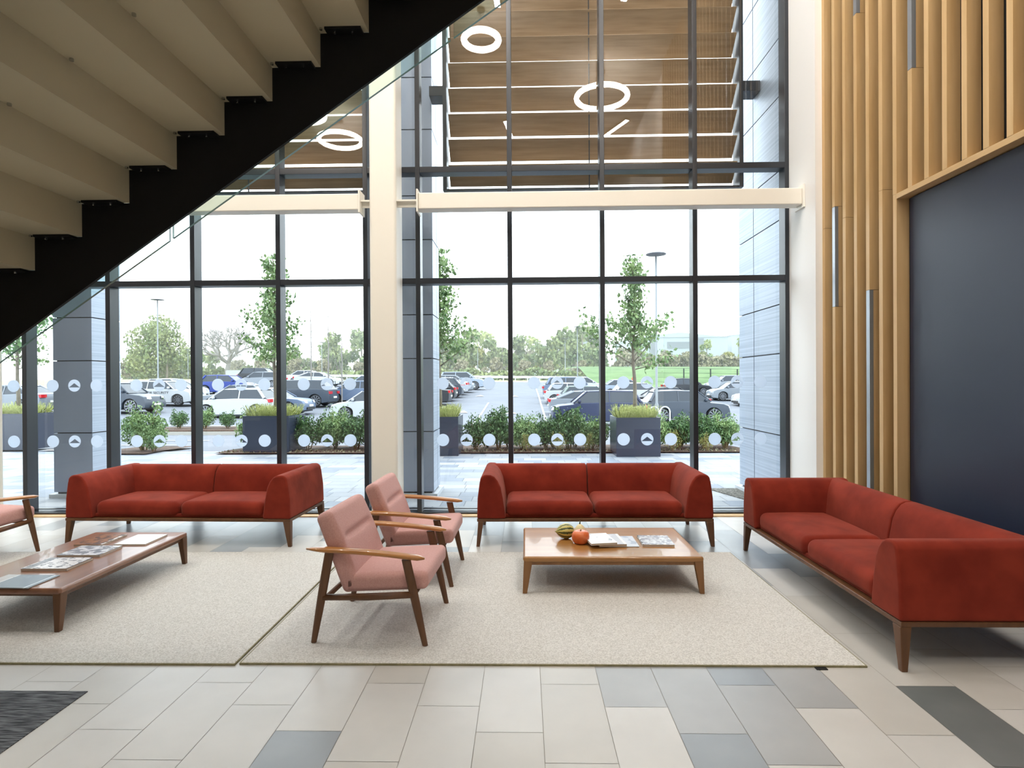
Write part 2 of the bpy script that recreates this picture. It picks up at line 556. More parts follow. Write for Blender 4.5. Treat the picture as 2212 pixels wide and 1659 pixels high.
# ---- columns and beams
def column(x0, x1, label):
    t = thing('steel_column', label, 'column', ((x0 + x1) / 2, 6.53, 0))
    MB().box(x0, x1, 6.36, 6.70, 0.012, TOP).build('shaft', M['cream'], t, origin=t.location, loc=(0, 0, 0), bevel=0.035, bseg=5)
    MB().box(x0 - 0.03, x1 + 0.03, 6.34, 6.715, 0.0, 0.012).build('base_plate', M['cream'], t, origin=t.location, loc=(0, 0, 0))
column(-1.705, -1.405, 'cream square steel column in front of the window frames, behind the pink armchairs')
column(-6.44, -6.145, 'cream steel column at the far left edge, beside the left sofa')
def beam(x0, x1, label, lp, rp):
    o = ((x0 + x1) / 2, 6.44, 3.46)
    t = thing('steel_beam', label, 'beam', o)
    MB().box(x0, x1, 6.36, 6.52, 3.46, 3.64).build('box_section', M['cream'], t, origin=o, loc=(0, 0, 0), bevel=0.012)
    for x in (x0 - 0.018, x1):
        MB().box(x, x + 0.018, 6.335, 6.545, 3.425, 3.675).build('end_plate', M['cream'], t, origin=o, loc=(0, 0, 0), bevel=0.003)
    for side, on in ((0, lp), (1, rp)):
        if on:
            a, b = (x0 - 0.245, x0 - 0.018) if side == 0 else (x1 + 0.018, x1 + 0.115)
            MB().box(a, b, 6.38, 6.5, 3.555, 3.572).box(a, b, 6.432, 6.446, 3.5, 3.556).build('fin_plate', M['cream'], t, origin=o, loc=(0, 0, 0))
beam(-1.16, 3.03, 'cream steel box beam crossing the right window bay at transom height', True, False)
beam(-6.057, -1.82, 'cream steel box beam left of the column, partly hidden by the stair', False, True)

# ---- timber slat screen on the right wall
XS = 3.12
scr = thing('timber_screen', 'oak slat wall screen framing a large dark navy panel on the right', 'wall panelling', (XS, 3.5, 0))
O = scr.location
def sp(mb, name, mt, **k):
    return mb.build(name, mt, scr, origin=O, loc=(0, 0, 0), **k)
sp(MB().box(3.225, 3.24, 0.2, 6.12, 0, TOP), 'backing_board', M['blackwall'])
prof = {1: (2.285, 3.286), 4: (0.02, 2.359), 3: (4.979, 7.4), 7: (4.051, 7.0)}
cuts = {0: (3.117,), 2: (3.124,), 3: (3.123,), 5: (3.2,), 8: (5.9,), 10: (6.4,)}
for i in range(29):
    yb = 6.118 - 0.1925 * i
    z0 = 0.0 if i < 6 else 3.104
    mb = MB()
    if i in prof:
        p0, p1 = prof[i]
        sp(MB().box(XS, XS + 0.035, yb - 0.05, yb, p0, p1), 'light_profile', M['alu'], label='grey aluminium light strip set into the slat')
        if p0 > z0 + 0.05:
            mb.box(XS, XS + 0.1, yb - 0.05, yb, z0, p0 - 0.003)
        mb.box(XS + 0.035, XS + 0.1, yb - 0.05, yb, p0, p1)
        mb.box(XS, XS + 0.1, yb - 0.05, yb, p1 + 0.003, TOP)
    else:
        zz = [z0] + list(cuts.get(i, ())) + [TOP]
        for a, b in zip(zz[:-1], zz[1:]):
            mb.box(XS, XS + 0.1, yb - 0.05, yb, a + 0.0015, b - 0.0015)
    sp(mb, 'slat', M['oak'])
sp(MB().box(XS, XS + 0.11, 4.915, 4.962, 0, 3.104), 'frame_upright', M['oak'], bevel=0.002)
sp(MB().box(XS, XS + 0.11, 0.5, 4.915, 3.06, 3.104), 'frame_rail', M['oak_y'], bevel=0.002)
sp(MB().box(3.20, 3.224, 0.5, 4.87, 0, 3.05), 'navy_panel', M['navy'], label='large satin navy panel', bevel=0.004)

# ---- staircase
RUN, RISE, AX, AZ = 0.2796, 0.1914, -1.717, 2.978
Y0S, Y1S = 1.75, 3.3
st = thing('staircase', 'open staircase seen from below, ivory folded treads on a black sawtooth stringer', 'staircase', (-5.6, 2.5, 0))
O = tuple(st.location)
def stp(mb, name, mt, **k):
    return mb.build(name, mt, st, origin=O, loc=(0, 0, 0), **k)
N0, N1 = -14, 6
for n in range(N0, N1 + 1):
    X, Z = AX + RUN * n, AZ + RISE * n
    pts = [(X - RUN - 0.014, Z), (X, Z), (X, Z + RISE + 0.002), (X - 0.014, Z + RISE + 0.002), (X - 0.014, Z + 0.014), (X - RUN - 0.014, Z + 0.014)]
    stp(MB().prism(pts, 'y', Y0S, Y1S), 'tread', M['stair'])
    stp(MB().box(X - 0.235, X - 0.03, 3.235, Y1S, Z - 0.014, Z - 0.001), 'flange', M['black'])
    if n < -8:
        continue
    for x, y, r_, zl in ((X - 0.185, 3.265, 0.0075, Z - 0.014), (X - 0.085, 3.265, 0.0075, Z - 0.014), (X - RUN + 0.02, 3.25, 0.009, Z), (X - RUN + 0.02, 2.5, 0.009, Z)):
        stp(MB().tube([(x, y, zl), (x, y, zl - 0.011)], r_, 8), 'screw', M['screw'])
def string(y0, y1):
    top = []
    for n in range(N0, N1 + 1):
        X, Z = AX + RUN * n, AZ + RISE * n
        top += [(X - RUN, Z - 0.001), (X, Z - 0.001)]
    xe = AX + RUN * N1
    xa = AX + RUN * (N0 - 1)
    bz = lambda x: 2.160 + 0.688 * (x + 2.51)
    bottom = [(xe + 0.25, bz(xe + 0.25)), (xa + 0.35, 0.0), (xa, 0.0)]
    return MB().prism([(xe + 0.25, AZ + RISE * (N1 + 1))] + [(xe, AZ + RISE * (N1 + 1))] + top[::-1] + bottom[::-1], 'y', y0, y1)
stp(string(Y1S, Y1S + 0.02), 'stringer', M['black'])
stp(string(Y0S - 0.02, Y0S), 'stringer', M['black'])
# glass guard hung outside the far stringer
gb = lambda x: 2.098 + 0.690 * (x + 2.51)
for a, b in ((-5.3, -3.72), (-3.705, -2.085), (-2.065, -0.42), (-0.40, 0.25)):
    mb = MB()
    mb.prism([(a, gb(a)), (b, gb(b)), (b, gb(b) + 1.55), (a, gb(a) + 1.55)], 'y', 3.365, 3.382)
    mb.mi = [0, 0, 1, 1, 1, 1]
    o = stp(mb, 'glass_guard', [M['bal_glass'], M['glass_edge']])
stp(MB().box(AX + RUN * N1, 0.9, 0.6, Y1S + 0.02, 4.30, 4.50), 'landing', M['stair'])

# ================================================================== SOFAS
def make_sofa(label):
    """local frame: x along the width, y=0 front, y=0.86 back, origin on the floor at the front centre"""
    t = thing('sofa', label, 'sofa')
    W, D = 1.105, 0.87
    H = 0.675
    def arch(o, s):
        pts = [(o, 0.262), (o - 0.005 * s, 0.45), (o - 0.025 * s, 0.60)]
        cx, r = o - 0.085 * s, 0.055
        for k in range(7):
            a = math.pi / 2 * k / 6
            pts.append((cx + s * r * math.cos(a) , H - r + r * math.sin(a)))
        pts += [(o - 0.13 * s, H - 0.002), (o - 0.165 * s, H - 0.02), (o - 0.198 * s, H - 0.06), (o - 0.225 * s, H - 0.12), (o - 0.245 * s, 0.45), (o - 0.262 * s, 0.33), (o - 0.27 * s, 0.262)]
        return pts
    for s in (1, -1):
        MB().prism(arch(W * s, s), 'y', 0.0, D).build('armrest', M['red'], t, bevel=0.018, bseg=4)
    bk = arch(D, 1)
    for s in (1, -1):
        a, b = (0.004, W - 0.09) if s > 0 else (-W + 0.09, -0.004)
        MB().prism(bk, 'x', a, b).build('backrest', M['red'], t, bevel=0.014, bseg=3)
    MB().box(-W + 0.1, W - 0.1, 0.05, D - 0.15, 0.262, 0.30).build('seat_deck', M['red'], t, bevel=0.01)
    for s in (1, -1):
        x0, x1 = (0.006, W - 0.272) if s > 0 else (-W + 0.272, -0.006)
        MB().rbox(x0, x1, 0.025, D - 0.262, 0.266, 0.415, 0.06, seg=5, mid=6, puff=0.022).build('seat_cushion', M['red'], t, smooth=True)
    MB().box(-W, W, 0.004, D - 0.004, 0.235, 0.262).build('base_rail', M['walnut'], t, bevel=0.004)
    for sx in (1, -1):
        for sy, y in ((-1, 0.03), (1, D - 0.03)):
            x = (W - 0.03) * sx
            tx, bx = 0.03, 0.016
            lo = (x + 0.022 * sx, y + 0.012 * sy)
            MB().hexa([(lo[0] - bx, lo[1] - bx, 0), (lo[0] + bx, lo[1] - bx, 0), (lo[0] + bx, lo[1] + bx, 0), (lo[0] - bx, lo[1] + bx, 0)],
                      [(x - tx - 0.01 * sx, y - tx, 0.236), (x + tx, y - tx, 0.236), (x + tx, y + tx, 0.236), (x - tx - 0.01 * sx, y + tx, 0.236)]).build('leg', M['walnut'], t, bevel=0.004, bseg=2)
    return t
sofa = make_sofa('red two-seat sofa at the middle window, behind the coffee table with the gourds')
sofa.location = (0.652, 5.42, 0)
dup(sofa, (-3.325, 5.44, 0), R(-1.5), 'red two-seat sofa at the left windows, behind the long coffee table')
dup(sofa, (1.985, 4.21, 0), R(-90), 'red two-seat sofa along the slatted wall beside the navy panel, nearest to the camera')

# ================================================================== ARMCHAIRS
def make_chair(label):
    """faces +x, origin on the floor under the seat centre"""
    t = thing('armchair', label, 'armchair')
    for s in (1, -1):
        y = 0.325 * s
        ft, rt = Vector((0.225, y, 0.50)), Vector((-0.235, y, 0.545))
        for foot, top, q in ((Vector((0.335, y, 0)), ft, 0), (Vector((-0.335, y, 0)), rt, 0)):
            ring = []
            for k in range(7):
                u = k / 6
                c = foot.lerp(top, u)
                wx = 0.017 + 0.011 * math.sin(min(u * 1.35, 1) * math.pi / 2)
                wy = 0.015 + 0.004 * u
                ring.append([(c.x + wx * math.cos(a), c.y + wy * math.sin(a), c.z) for a in [2 * math.pi * j / 12 for j in range(12)]])
            MB().rings(ring).build('leg', M['walnut'], t, smooth=True, bevel=0.002, bseg=1)
        # side rail
        MB().tube([(-0.275, y, 0.268), (0.0, y, 0.277), (0.272, y, 0.296)], [0.018, 0.021, 0.019], 10).build('side_rail', M['walnut'], t, smooth=True)
        # paddle armrest
        rg = []
        n = 18
        for k in range(n + 1):
            u = k / n
            x = -0.375 + 0.71 * u
            z = 0.556 - 0.046 * u + 0.010 * math.sin(u * math.pi)
            w = 0.037 * (math.sin(min(1, u / 0.2) * math.pi / 2) ** 0.6) * (math.sin(min(1, (1 - u) / 0.09 + 0.08) * math.pi / 2) ** 0.5)
            w = max(w, 0.004) * (1 - 0.22 * u)
            h = 0.0155 * (0.4 + 0.6 * min(1, u / 0.15, (1 - u) / 0.06))
            yc = y + 0.004 * s
            rg.append([(x, yc + w * math.cos(a), z + h * math.sin(a) * (1.0 if math.sin(a) > 0 else 1.15)) for a in [2 * math.pi * j / 16 for j in range(16)]])
        MB().rings(rg).build('armrest', M['arm_wood_lit'], t, smooth=True)
    MB().tube([(-0.262, -0.32, 0.262), (-0.262, 0.32, 0.262)], 0.016, 10).tube([(0.262, -0.32, 0.285), (0.262, 0.32, 0.285)], 0.015, 10).build('cross_rail', M['walnut'], t, smooth=True)
    # seat cushion
    def seatf(p):
        x, y, z = p
        u = (x + 0.17) / 0.52
        return (x, y, z + 0.03 * u + 0.008)
    MB().rbox(-0.17, 0.345, -0.298, 0.298, 0.275, 0.385, 0.036, seg=4, mid=8, puff=0.018, fn=seatf).build('seat_cushion', M['pink'], t, smooth=True)
    # back cushion: slab leaning back with a seam across
    ang = R(21)
    def bkf(p):
        x, y, z = p
        f = 1.0
        q = z / 0.50
        if x > 0:
            x = x + 0.012 * math.sin(q * math.pi) - 0.026 * math.exp(-((z - 0.315) / 0.018) ** 2) * max(0, 1 - (y / 0.24) ** 6)
        X = x * math.cos(ang) - z * math.sin(ang)
        Z = z * math.cos(ang) + x * math.sin(ang)
        return (X - 0.115, y, Z + 0.29)
    mb = MB()
    mb.rbox(-0.052, 0.052, -0.298, 0.298, 0.0, 0.50, 0.036, seg=4, mid=30, fn=bkf)
    mb.build('back_cushion', M['pink'], t, smooth=True)
    return t
ch = make_chair('pink armchair with wooden arms, nearest one, on the right rug')
ch.location = (-0.905, 3.705, 0.012)
ch.rotation_euler = (0, 0, R(-3.2))
dup(ch, (-0.885, 4.665, 0.012), R(-1.2), 'pink armchair directly behind the nearest pink armchair, in front of the cream column')
dup(ch, (-4.87, 4.96, 0.012), R(80), 'pink armchair cut by the left edge of the photo, before the left sofa')

# ================================================================== COFFEE TABLES
def make_table(label, L, Wd, mt, leg_mt):
    t = thing('coffee_table', label, 'coffee table')
    MB().box(-L / 2, L / 2, -Wd / 2, Wd / 2, 0.228, 0.27).build('tabletop', mt, t, bevel=0.017, bseg=5)
    MB().box(-L / 2 + 0.05, L / 2 - 0.05, -Wd / 2 + 0.018, Wd / 2 - 0.018, 0.205, 0.23).build('apron', leg_mt, t, bevel=0.003)
    for sx in (1, -1):
        for sy in (1, -1):
            x, y = (L / 2 - 0.036) * sx, (Wd / 2 - 0.028) * sy
            fx, fy = x + 0.026 * sx, y + 0.006 * sy
            a, b = 0.032, 0.016
            MB().hexa([(fx - b, fy - b, 0), (fx + b, fy - b, 0), (fx + b, fy + b, 0), (fx - b, fy + b, 0)],
                      [(x - a, y - 0.026, 0.24), (x + a, y - 0.026, 0.24), (x + a, y + 0.026, 0.24), (x - a, y + 0.026, 0.24)]).build('leg', leg_mt, t, bevel=0.004, bseg=2)
    return t
t1 = make_table('wide low walnut coffee table with gourds and magazines, between the armchairs and right sofa', 1.30, 0.845, M['walnut_x'], M['walnut_l'])
t1.location = (0.634, 4.605, 0.012)
t2 = make_table('long low walnut coffee table pointing at the window on the left, with five magazines', 1.36, 0.80, M['walnut_y'], M['walnut'])
t2.location = (-3.288, 4.205, 0.012)
t2.rotation_euler = (0, 0, R(90))
TZ = 0.282

# ---- gourds
def swirl_mat():
    mt, nt, b = new_mat('striped_gourd_skin')
    tc = nt.nodes.new('ShaderNodeTexCoord')
    sx = nt.nodes.new('ShaderNodeSeparateXYZ')
    nt.links.new(tc.outputs['Object'], sx.inputs[0])
    at = nt.nodes.new('ShaderNodeMath'); at.operation = 'ARCTAN2'
    nt.links.new(sx.outputs['Y'], at.inputs[0]); nt.links.new(sx.outputs['X'], at.inputs[1])
    no = nt.nodes.new('ShaderNodeTexNoise'); no.inputs['Scale'].default_value = 55
    nt.links.new(tc.outputs['Object'], no.inputs['Vector'])
    mu = nt.nodes.new('ShaderNodeMath'); mu.operation = 'MULTIPLY_ADD'
    nt.links.new(at.outputs[0], mu.inputs[0]); mu.inputs[1].default_value = 10.0
    nm = nt.nodes.new('ShaderNodeMath'); nm.operation = 'MULTIPLY'; nm.inputs[1].default_value = 2.6
    nt.links.new(no.outputs['Fac'], nm.inputs[0]); nt.links.new(nm.outputs[0], mu.inputs[2])
    si = nt.nodes.new('ShaderNodeMath'); si.operation = 'SINE'
    nt.links.new(mu.outputs[0], si.inputs[0])
    cr = nt.nodes.new('ShaderNodeValToRGB')
    cr.color_ramp.elements[0].position = 0.28; cr.color_ramp.elements[0].color = lin('#3c4722')
    cr.color_ramp.elements[1].position = 0.42; cr.color_ramp.elements[1].color = lin('#c6bb6c')
    hh = nt.nodes.new('ShaderNodeMath'); hh.operation = 'MULTIPLY_ADD'; hh.inputs[1].default_value = 0.5; hh.inputs[2].default_value = 0.5
    nt.links.new(si.outputs[0], hh.inputs[0]); nt.links.new(hh.outputs[0], cr.inputs[0])
    nt.links.new(cr.outputs[0], b.inputs['Base Color'])
    b.inputs['Roughness'].default_value = 0.45
    return mt
def gourd(name, label, loc, prof, mt, tilt=(0, 0, 0), ribs=0, depth=0.0, stem=None, stemmat=None, lift=0):
    t = thing(name, label, 'gourd', loc)
    b = MB().lathe(prof, 48, ribs=ribs, depth=depth).build('fruit_body', mt, t, smooth=True)
    b.location = (0, 0, lift)
    b.rotation_euler = tilt
    if stem:
        s = MB().tube(stem, [0.007, 0.0045, 0.005], 8).build('stem', stemmat, b, smooth=True)
def sph(rx, h, zc, n=16, squash=0.0):
    return [(max(0.0005, rx * math.cos(a)) , zc + h * math.sin(a)) for a in [-math.pi / 2 + math.pi * k / n for k in range(n + 1)]]
pump = [(0.002, 0.012), (0.02, 0.004), (0.042, 0.0), (0.058, 0.012), (0.067, 0.033), (0.070, 0.055), (0.066, 0.078), (0.054, 0.094), (0.036, 0.101), (0.016, 0.098), (0.002, 0.092)]
gourd('pumpkin', 'small round orange pumpkin on the coffee table, in front of the striped gourd', (0.432, 4.535, TZ), pump, mat('orange_pumpkin_skin', '#d4622b', 0.4, var='#dc7a48', scale=20, coat=0.2), ribs=10, depth=0.035, stem=[(0, 0, 0.09), (0.001, 0, 0.1), (0.003, 0, 0.108)], stemmat=M['straw'])
sg = [(0.0012, -0.092), (0.004, -0.084), (0.012, -0.076), (0.034, -0.06), (0.052, -0.035), (0.062, -0.005), (0.061, 0.02), (0.05, 0.045), (0.034, 0.06), (0.012, 0.068), (0.001, 0.069)]
gourd('striped_gourd', 'green and yellow striped gourd lying on the coffee table beside the orange pumpkin', (0.325, 4.67, TZ), sg, swirl_mat(), tilt=(0, R(90), R(12)), ribs=10, depth=0.04, lift=0.061)
pg = [(0.001, 0.0), (0.03, 0.002), (0.046, 0.02), (0.05, 0.042), (0.043, 0.068), (0.03, 0.088), (0.019, 0.1), (0.008, 0.106), (0.001, 0.107)]
gourd('pale_gourd', 'small pale cream gourd with a dark stem, behind the orange pumpkin', (0.445, 4.715, TZ), pg, mat('cream_gourd_skin', '#ded3a4', 0.45, var='#e6c9a8', scale=14), stem=[(0, 0, 0.1), (-0.002, 0, 0.115), (0.002, 0, 0.13)], stemmat=mat('dark_stem', '#4b5133', 0.8), ribs=8, depth=0.03)

# ---- magazines
M['paper'] = mat('paper_edges', '#cfc8bb', 0.8)
def magazine(name, label, cx, cy, w, d, h, rot, cov, z=TZ, group=None, cat='magazine', tilt=0):
    t = thing(name, label, cat, (cx, cy, z), R(rot), group)
    if tilt: t.rotation_euler = (0, R(tilt), R(rot))
    MB().box(-w / 2 + 0.002, w / 2 - 0.002, -d / 2 + 0.002, d / 2 - 0.002, 0.001, h - 0.001).build('pages', M['paper'], t)
    c = MB().box(-w / 2, w / 2, -d / 2, d / 2, h - 0.001, h)
    c.build('cover', cov, t)
    MB().box(-w / 2, w / 2, -d / 2, d / 2, 0.0, 0.001).build('back_cover', cov, t)
white_c = bands_mat('white_cover', '#e2e4e6', 0.3, [], noise=('#7f8796', 4.2, 0.62))
magazine('magazine', 'thin pale blue magazine at the bottom of the fanned stack on the right coffee table', 0.752, 4.575, 0.235, 0.30, 0.006, 0, bands_mat('pale_blue_cover', '#c5cbd6', 0.3, [], noise=('#98a4b8', 4, 0.55)), group=None)
magazine('magazine', 'white book in the middle of the fanned stack on the right coffee table', 0.655, 4.563, 0.215, 0.30, 0.018, 5, bands_mat('white_grey_cover', '#dcdcdd', 0.35, [(0.3, 0.9, '#b9bbc3')], noise=('#e4e4e4', 3, 0.6)), z=TZ + 0.007)
magazine('magazine', 'white covered book lying on top of the stack beside the orange pumpkin', 0.575, 4.535, 0.205, 0.285, 0.014, 10, white_c, z=TZ + 0.026)
magazine('magazine', 'silver grey magazine lying alone at the right end of the right coffee table', 1.022, 4.575, 0.245, 0.27, 0.016, -1.5, bands_mat('silver_cover', '#8d8d98', 0.25, [(0.0, 0.04, '#2b2b2e')], noise=('#c9cbd2', 6, 0.48)))
magazine('magazine', 'slate blue magazine with pale edge bands, nearest on the long coffee table', -3.262, 3.645, 0.36, 0.24, 0.006, -2, bands_mat('slate_cover', '#64717d', 0.3, [(0.0, 0.22, '#a7a6a6'), (0.22, 0.24, '#dddddf'), (0.9, 0.93, '#c9d2da')], noise=('#75828d', 3, 0.6)))
magazine('magazine', 'white magazine with dark line drawing, second from the near end of the long table', -3.275, 3.98, 0.318, 0.248, 0.017, 1, bands_mat('drawing_cover', '#d7d3d3', 0.3, [(0.03, 0.2, '#7d7c80'), (0.97, 1.0, '#26272c')], noise=('#5a5a60', 9, 0.53)))
magazine('magazine', 'grey and white photo magazine, middle of the long coffee table', -3.28, 4.29, 0.318, 0.25, 0.016, 1, bands_mat('grey_photo_cover', '#777a83', 0.3, [(0.96, 0.975, '#23252a')], noise=('#cfcfd3', 5, 0.49)))
magazine('magazine', 'copper brown magazine with a white edge, far left of the long coffee table', -3.432, 4.605, 0.225, 0.30, 0.012, 2, bands_mat('copper_cover', '#8b5c35', 0.3, [(0.9, 1.0, '#e0dede')], noise=('#3d261b', 5, 0.5)))
magazine('magazine', 'plain white magazine at the far right corner of the long coffee table', -3.108, 4.615, 0.25, 0.295, 0.011, 1, bands_mat('plain_white_cover', '#dcdadb', 0.3, [(0.0, 0.03, '#c9c7c7')], noise=('#a7a7ab', 4, 0.7)))

# ================================================================== RUGS
def rug(label, x0, x1, y0, y1):
    o = ((x0 + x1) / 2, (y0 + y1) / 2, 0)
    t = thing('rug', label, 'rug', o)
    MB().box(x0 + 0.006, x1 - 0.006, y0 + 0.006, y1 - 0.006, 0.0, 0.012).build('pile', M['rug'], t, origin=o, loc=(0, 0, 0), bevel=0.004, bseg=2)
    e = 0.008
    b = MB()
    for q in ((x0, x1, y0, y0 + e), (x0, x1, y1 - e, y1), (x0, x0 + e, y0 + e, y1 - e), (x1 - e, x1, y0 + e, y1 - e)):
        b.box(*q, 0.0, 0.0095)
    b.build('binding', M['rug_edge'], t, origin=o, loc=(0, 0, 0))
rug('oatmeal wool rug on the right, under the armchairs and the gourd table', -1.578, 1.835, 3.145, 5.225)
rug('oatmeal wool rug on the left, under the long coffee table', -5.2, -1.598, 3.135, 5.225)
MB().box(1.552, 1.612, 3.118, 3.146, 0.0, 0.004).build('rug_strap', M['black'], origin=(1.58, 3.13, 0), label='small black strap poking out under the front edge of the right rug', category='strap')
MB().box(-4.95, -2.208, 0.3, 2.862, 0.0, 0.004).build('entrance_mat', M['mat'], origin=(-4.8, 1.5, 0), label='dark grey streaked entrance mat let into the floor, bottom left', category='mat')

# ================================================================== INTERIOR LIGHTS (rings and some strips seen as reflections, other strips added as fill)
def ring_light(x, y, z, r, label):
    t = thing('ring_pendant', label, 'pendant light', (x, y, z), group=None)
    rg = []
    n = 64
    for k in range(n + 1):
        a = 2 * math.pi * k / n
        rg.append([((r + 0.062 * math.cos(b)) * math.cos(a), (r + 0.062 * math.cos(b)) * math.sin(a), 0.062 * math.sin(b)) for b in [2 * math.pi * j / 10 for j in range(10)]])
    MB().rings(rg, cap=False).build('light_ring', M['ring'], t, smooth=True)
    c = MB()
    for k in range(3):
        a = 2 * math.pi * k / 3 + 0.4
        c.tube([(r * math.cos(a), r * math.sin(a), 0.04), (0, 0, TOP - z - 0.03)], 0.004, 5)
    c.build('suspension_cables', M['black'], t)
    MB().tube([(0, 0, TOP - z - 0.05), (0, 0, TOP - z)], 0.08, 16).build('ceiling_rose', M['black'], t)
ring_light(1.82, 0.30, 8.09, 0.58, 'large glowing ring pendant reflected in the glass beside the middle mullion')
ring_light(-0.79, 2.6, 8.10, 0.33, 'small glowing ring pendant reflected high in the window beside the stair')
ring_light(-4.98, -2.0, 8.16, 0.56, 'ring pendant reflected in the glass just left of the cream column')
ring_light(-5.5, -0.75, 8.3, 0.5, 'ring pendant reflected above its neighbour, mostly hidden by the stair')
for x, y, a in ((-0.4, -2.6, 8), (2.6, -2.6, -25), (-0.5, 3.3, 4), (2.0, 3.4, -12), (-3.5, 3.5, 0), (-6.5, 3.0, 0), (1.4, 5.2, 0), (-2.6, 5.2, 0), (-6.2, 5.2, 0)):  # strips that do not show in the glass are unseen, added as fill light
    t = thing('linear_or_fill_light', 'slim linear ceiling light above the lobby, some reflected, others added as fill', 'ceiling light', (x, y, TOP - 0.085), R(90 + a), group='linear ceiling lights above the lobby')
    MB().box(-0.55, 0.55, -0.05, 0.05, 0.0, 0.02).build('diffuser', M['strip'], t)
    MB().box(-0.57, 0.57, -0.06, 0.06, 0.02, 0.08).build('housing', M['black'], t)

# ================================================================== OUTSIDE
def gz(x, y):
    P = [(13, 0), (18, -0.2), (24, -0.45), (30, -0.45), (35, -0.2), (40, 0.05), (45, 0.35), (54, 0.75), (75, 1.5), (100, 2.0), (160, 2.7), (400, 5)]
    if y <= 13: return 0.0
    z = P[-1][1]
    for (a, za), (b, zb) in zip(P[:-1], P[1:]):
        if a <= y <= b:
            z = za + (zb - za) * (y - a) / (b - a)
            break
    ramp = max(0, min(1, (y - 18) / 10)) * max(0, min(1, (110 - y) / 50))
    return z - 0.02 * max(-45, min(30, x)) * ramp
def ground(name, mt, x0, x1, y0, y1, nx, ny, dz=0.0, label=None, fn=gz):
    mb = MB()
    vs = [(x0 + (x1 - x0) * i / nx, y0 + (y1 - y0) * j / ny, fn(x0 + (x1 - x0) * i / nx, y0 + (y1 - y0) * j / ny) + dz) for j in range(ny + 1) for i in range(nx + 1)]
    fs = [(j * (nx + 1) + i, j * (nx + 1) + i + 1, (j + 1) * (nx + 1) + i + 1, (j + 1) * (nx + 1) + i) for j in range(ny) for i in range(nx)]
    mb.add(vs, fs)
    return mb.build(name, mt, kind='structure', smooth=True)
# paving of mixed blocks
pv = MB()
PAV = [mat('paving_light', '#8f9399', 0.65, var='#969aa0', scale=3), mat('paving_blue', '#79818d', 0.6, var='#808894', scale=3), mat('paving_white', '#a5a7ab', 0.65, var='#a0a2a7', scale=3), mat('paving_joint', '#62666c', 0.8)]
pv.cur = 3
pv.add([(-20, 6.9, -0.006), (12, 6.9, -0.006), (12, 13.05, -0.006), (-20, 13.05, -0.006)], [(0, 1, 2, 3)])
prng = random.Random(4)
y = 6.9
while y < 13.0:
    d = 0.3
    x = -20 + prng.random() * 0.4
    while x < 12:
        l = prng.choice((0.3, 0.45, 0.6))
        q = prng.random()
        pv.cur = 0 if q < 0.55 else (1 if q < 0.8 else 2)
        pv.add([(x + 0.003, y + 0.003, 0), (min(x + l, 12) - 0.003, y + 0.003, 0), (min(x + l, 12) - 0.003, min(y + d, 13.05) - 0.003, 0), (x + 0.003, min(y + d, 13.05) - 0.003, 0)], [(0, 1, 2, 3)])
        x += l
    y += d
pv.build('paving', PAV, kind='structure')
MB().box(-20, 12, 6.86, 6.9, -0.02, 0.0).build('paving_edge', M['kerb'], kind='structure')
ground('car_park', M['asphalt'], -60, 45, 13.05, 76, 42, 50, -0.02)
ground('dry_field', M['dry'], -260, -33, 38, 260, 30, 30, 0.02)
ground('far_field', M['dry'], -33, 8, 76, 260, 20, 30, 0.0)
def bank(x, y):
    u = max(0, min(1, (y - 56 - max(0, (22 - x)) * 0.6) / 26))
    return gz(x, y) + 0.1 + 2.0 * u * u * (3 - 2 * u)
ground('grass_bank', M['grass'], 8, 220, 55, 260, 40, 40, 0.0, fn=bank)
ground('near_verge', M['dry'], -260, -60, 6, 38, 8, 8, -0.05)
# planting bed in bark mulch
for a, b in ((-9.6, -8.25), (-6.75, 4.9)):
    ground('mulch_bed', M['soil'], a, b, 12.42, 14.4, 14, 6, 0.03)
MB().prism([(2.60, 8.32), (3.02, 8.32), (3.02, 6.98)], 'z', 0.0, 0.012).build('gravel_strip', M['gravel'], kind='structure')

# road markings and the kerbed island
def stripe(x0, y0, x1, y1, w=0.11):
    d = Vector((x1 - x0, y1 - y0)); n = Vector((-d.y, d.x)).normalized() * w / 2
    seg = max(1, int(d.length / 2))
    mb = MB()
    for s in range(seg):
        a = Vector((x0, y0)) + d * s / seg; b = Vector((x0, y0)) + d * (s + 1) / seg
        q = [(a.x - n.x, a.y - n.y), (a.x + n.x, a.y + n.y), (b.x + n.x, b.y + n.y), (b.x - n.x, b.y - n.y)]
        mb.add([(u, v, gz(u, v) + 0.004) for u, v in q], [(0, 1, 2, 3)])
    return mb
lines = MB()
for q in ((-9.2, 15.2, -22, 15.6), (-9.5, 17.2, -24, 17.6), (1.1, 26, 1.15, 58), (-2.4, 24, -2.5, 40), (-12.0, 24.6, -24, 24.2)):
    t_ = stripe(*q)
    lines.add(t_.v, t_.f)
for k in range(12):
    yb = 26.5 + k * 2.6
    for xa, xb in ((1.1, 6.0), (-9.2, -4.5)):
        t_ = stripe(xa, yb, xb, yb, 0.09)
        lines.add(t_.v, t_.f)
for x, y in ((-3.6, 33), (-0.8, 33), (-3.5, 45), (-0.8, 45)):
    lines.add([(x - 0.35, y, gz(x, y) + 0.006), (x + 0.35, y, gz(x, y) + 0.006), (x, y + 1.4, gz(x, y + 1.4) + 0.006)], [(0, 1, 2)])
for k in range(5):
    x = -14.5 + k * 1.0
    t_ = stripe(x, 13.6, x + 0.5, 13.6, 0.3)
    lines.add(t_.v, t_.f)
lines.build('road_markings', M['paint'], kind='structure')
isl = MB()
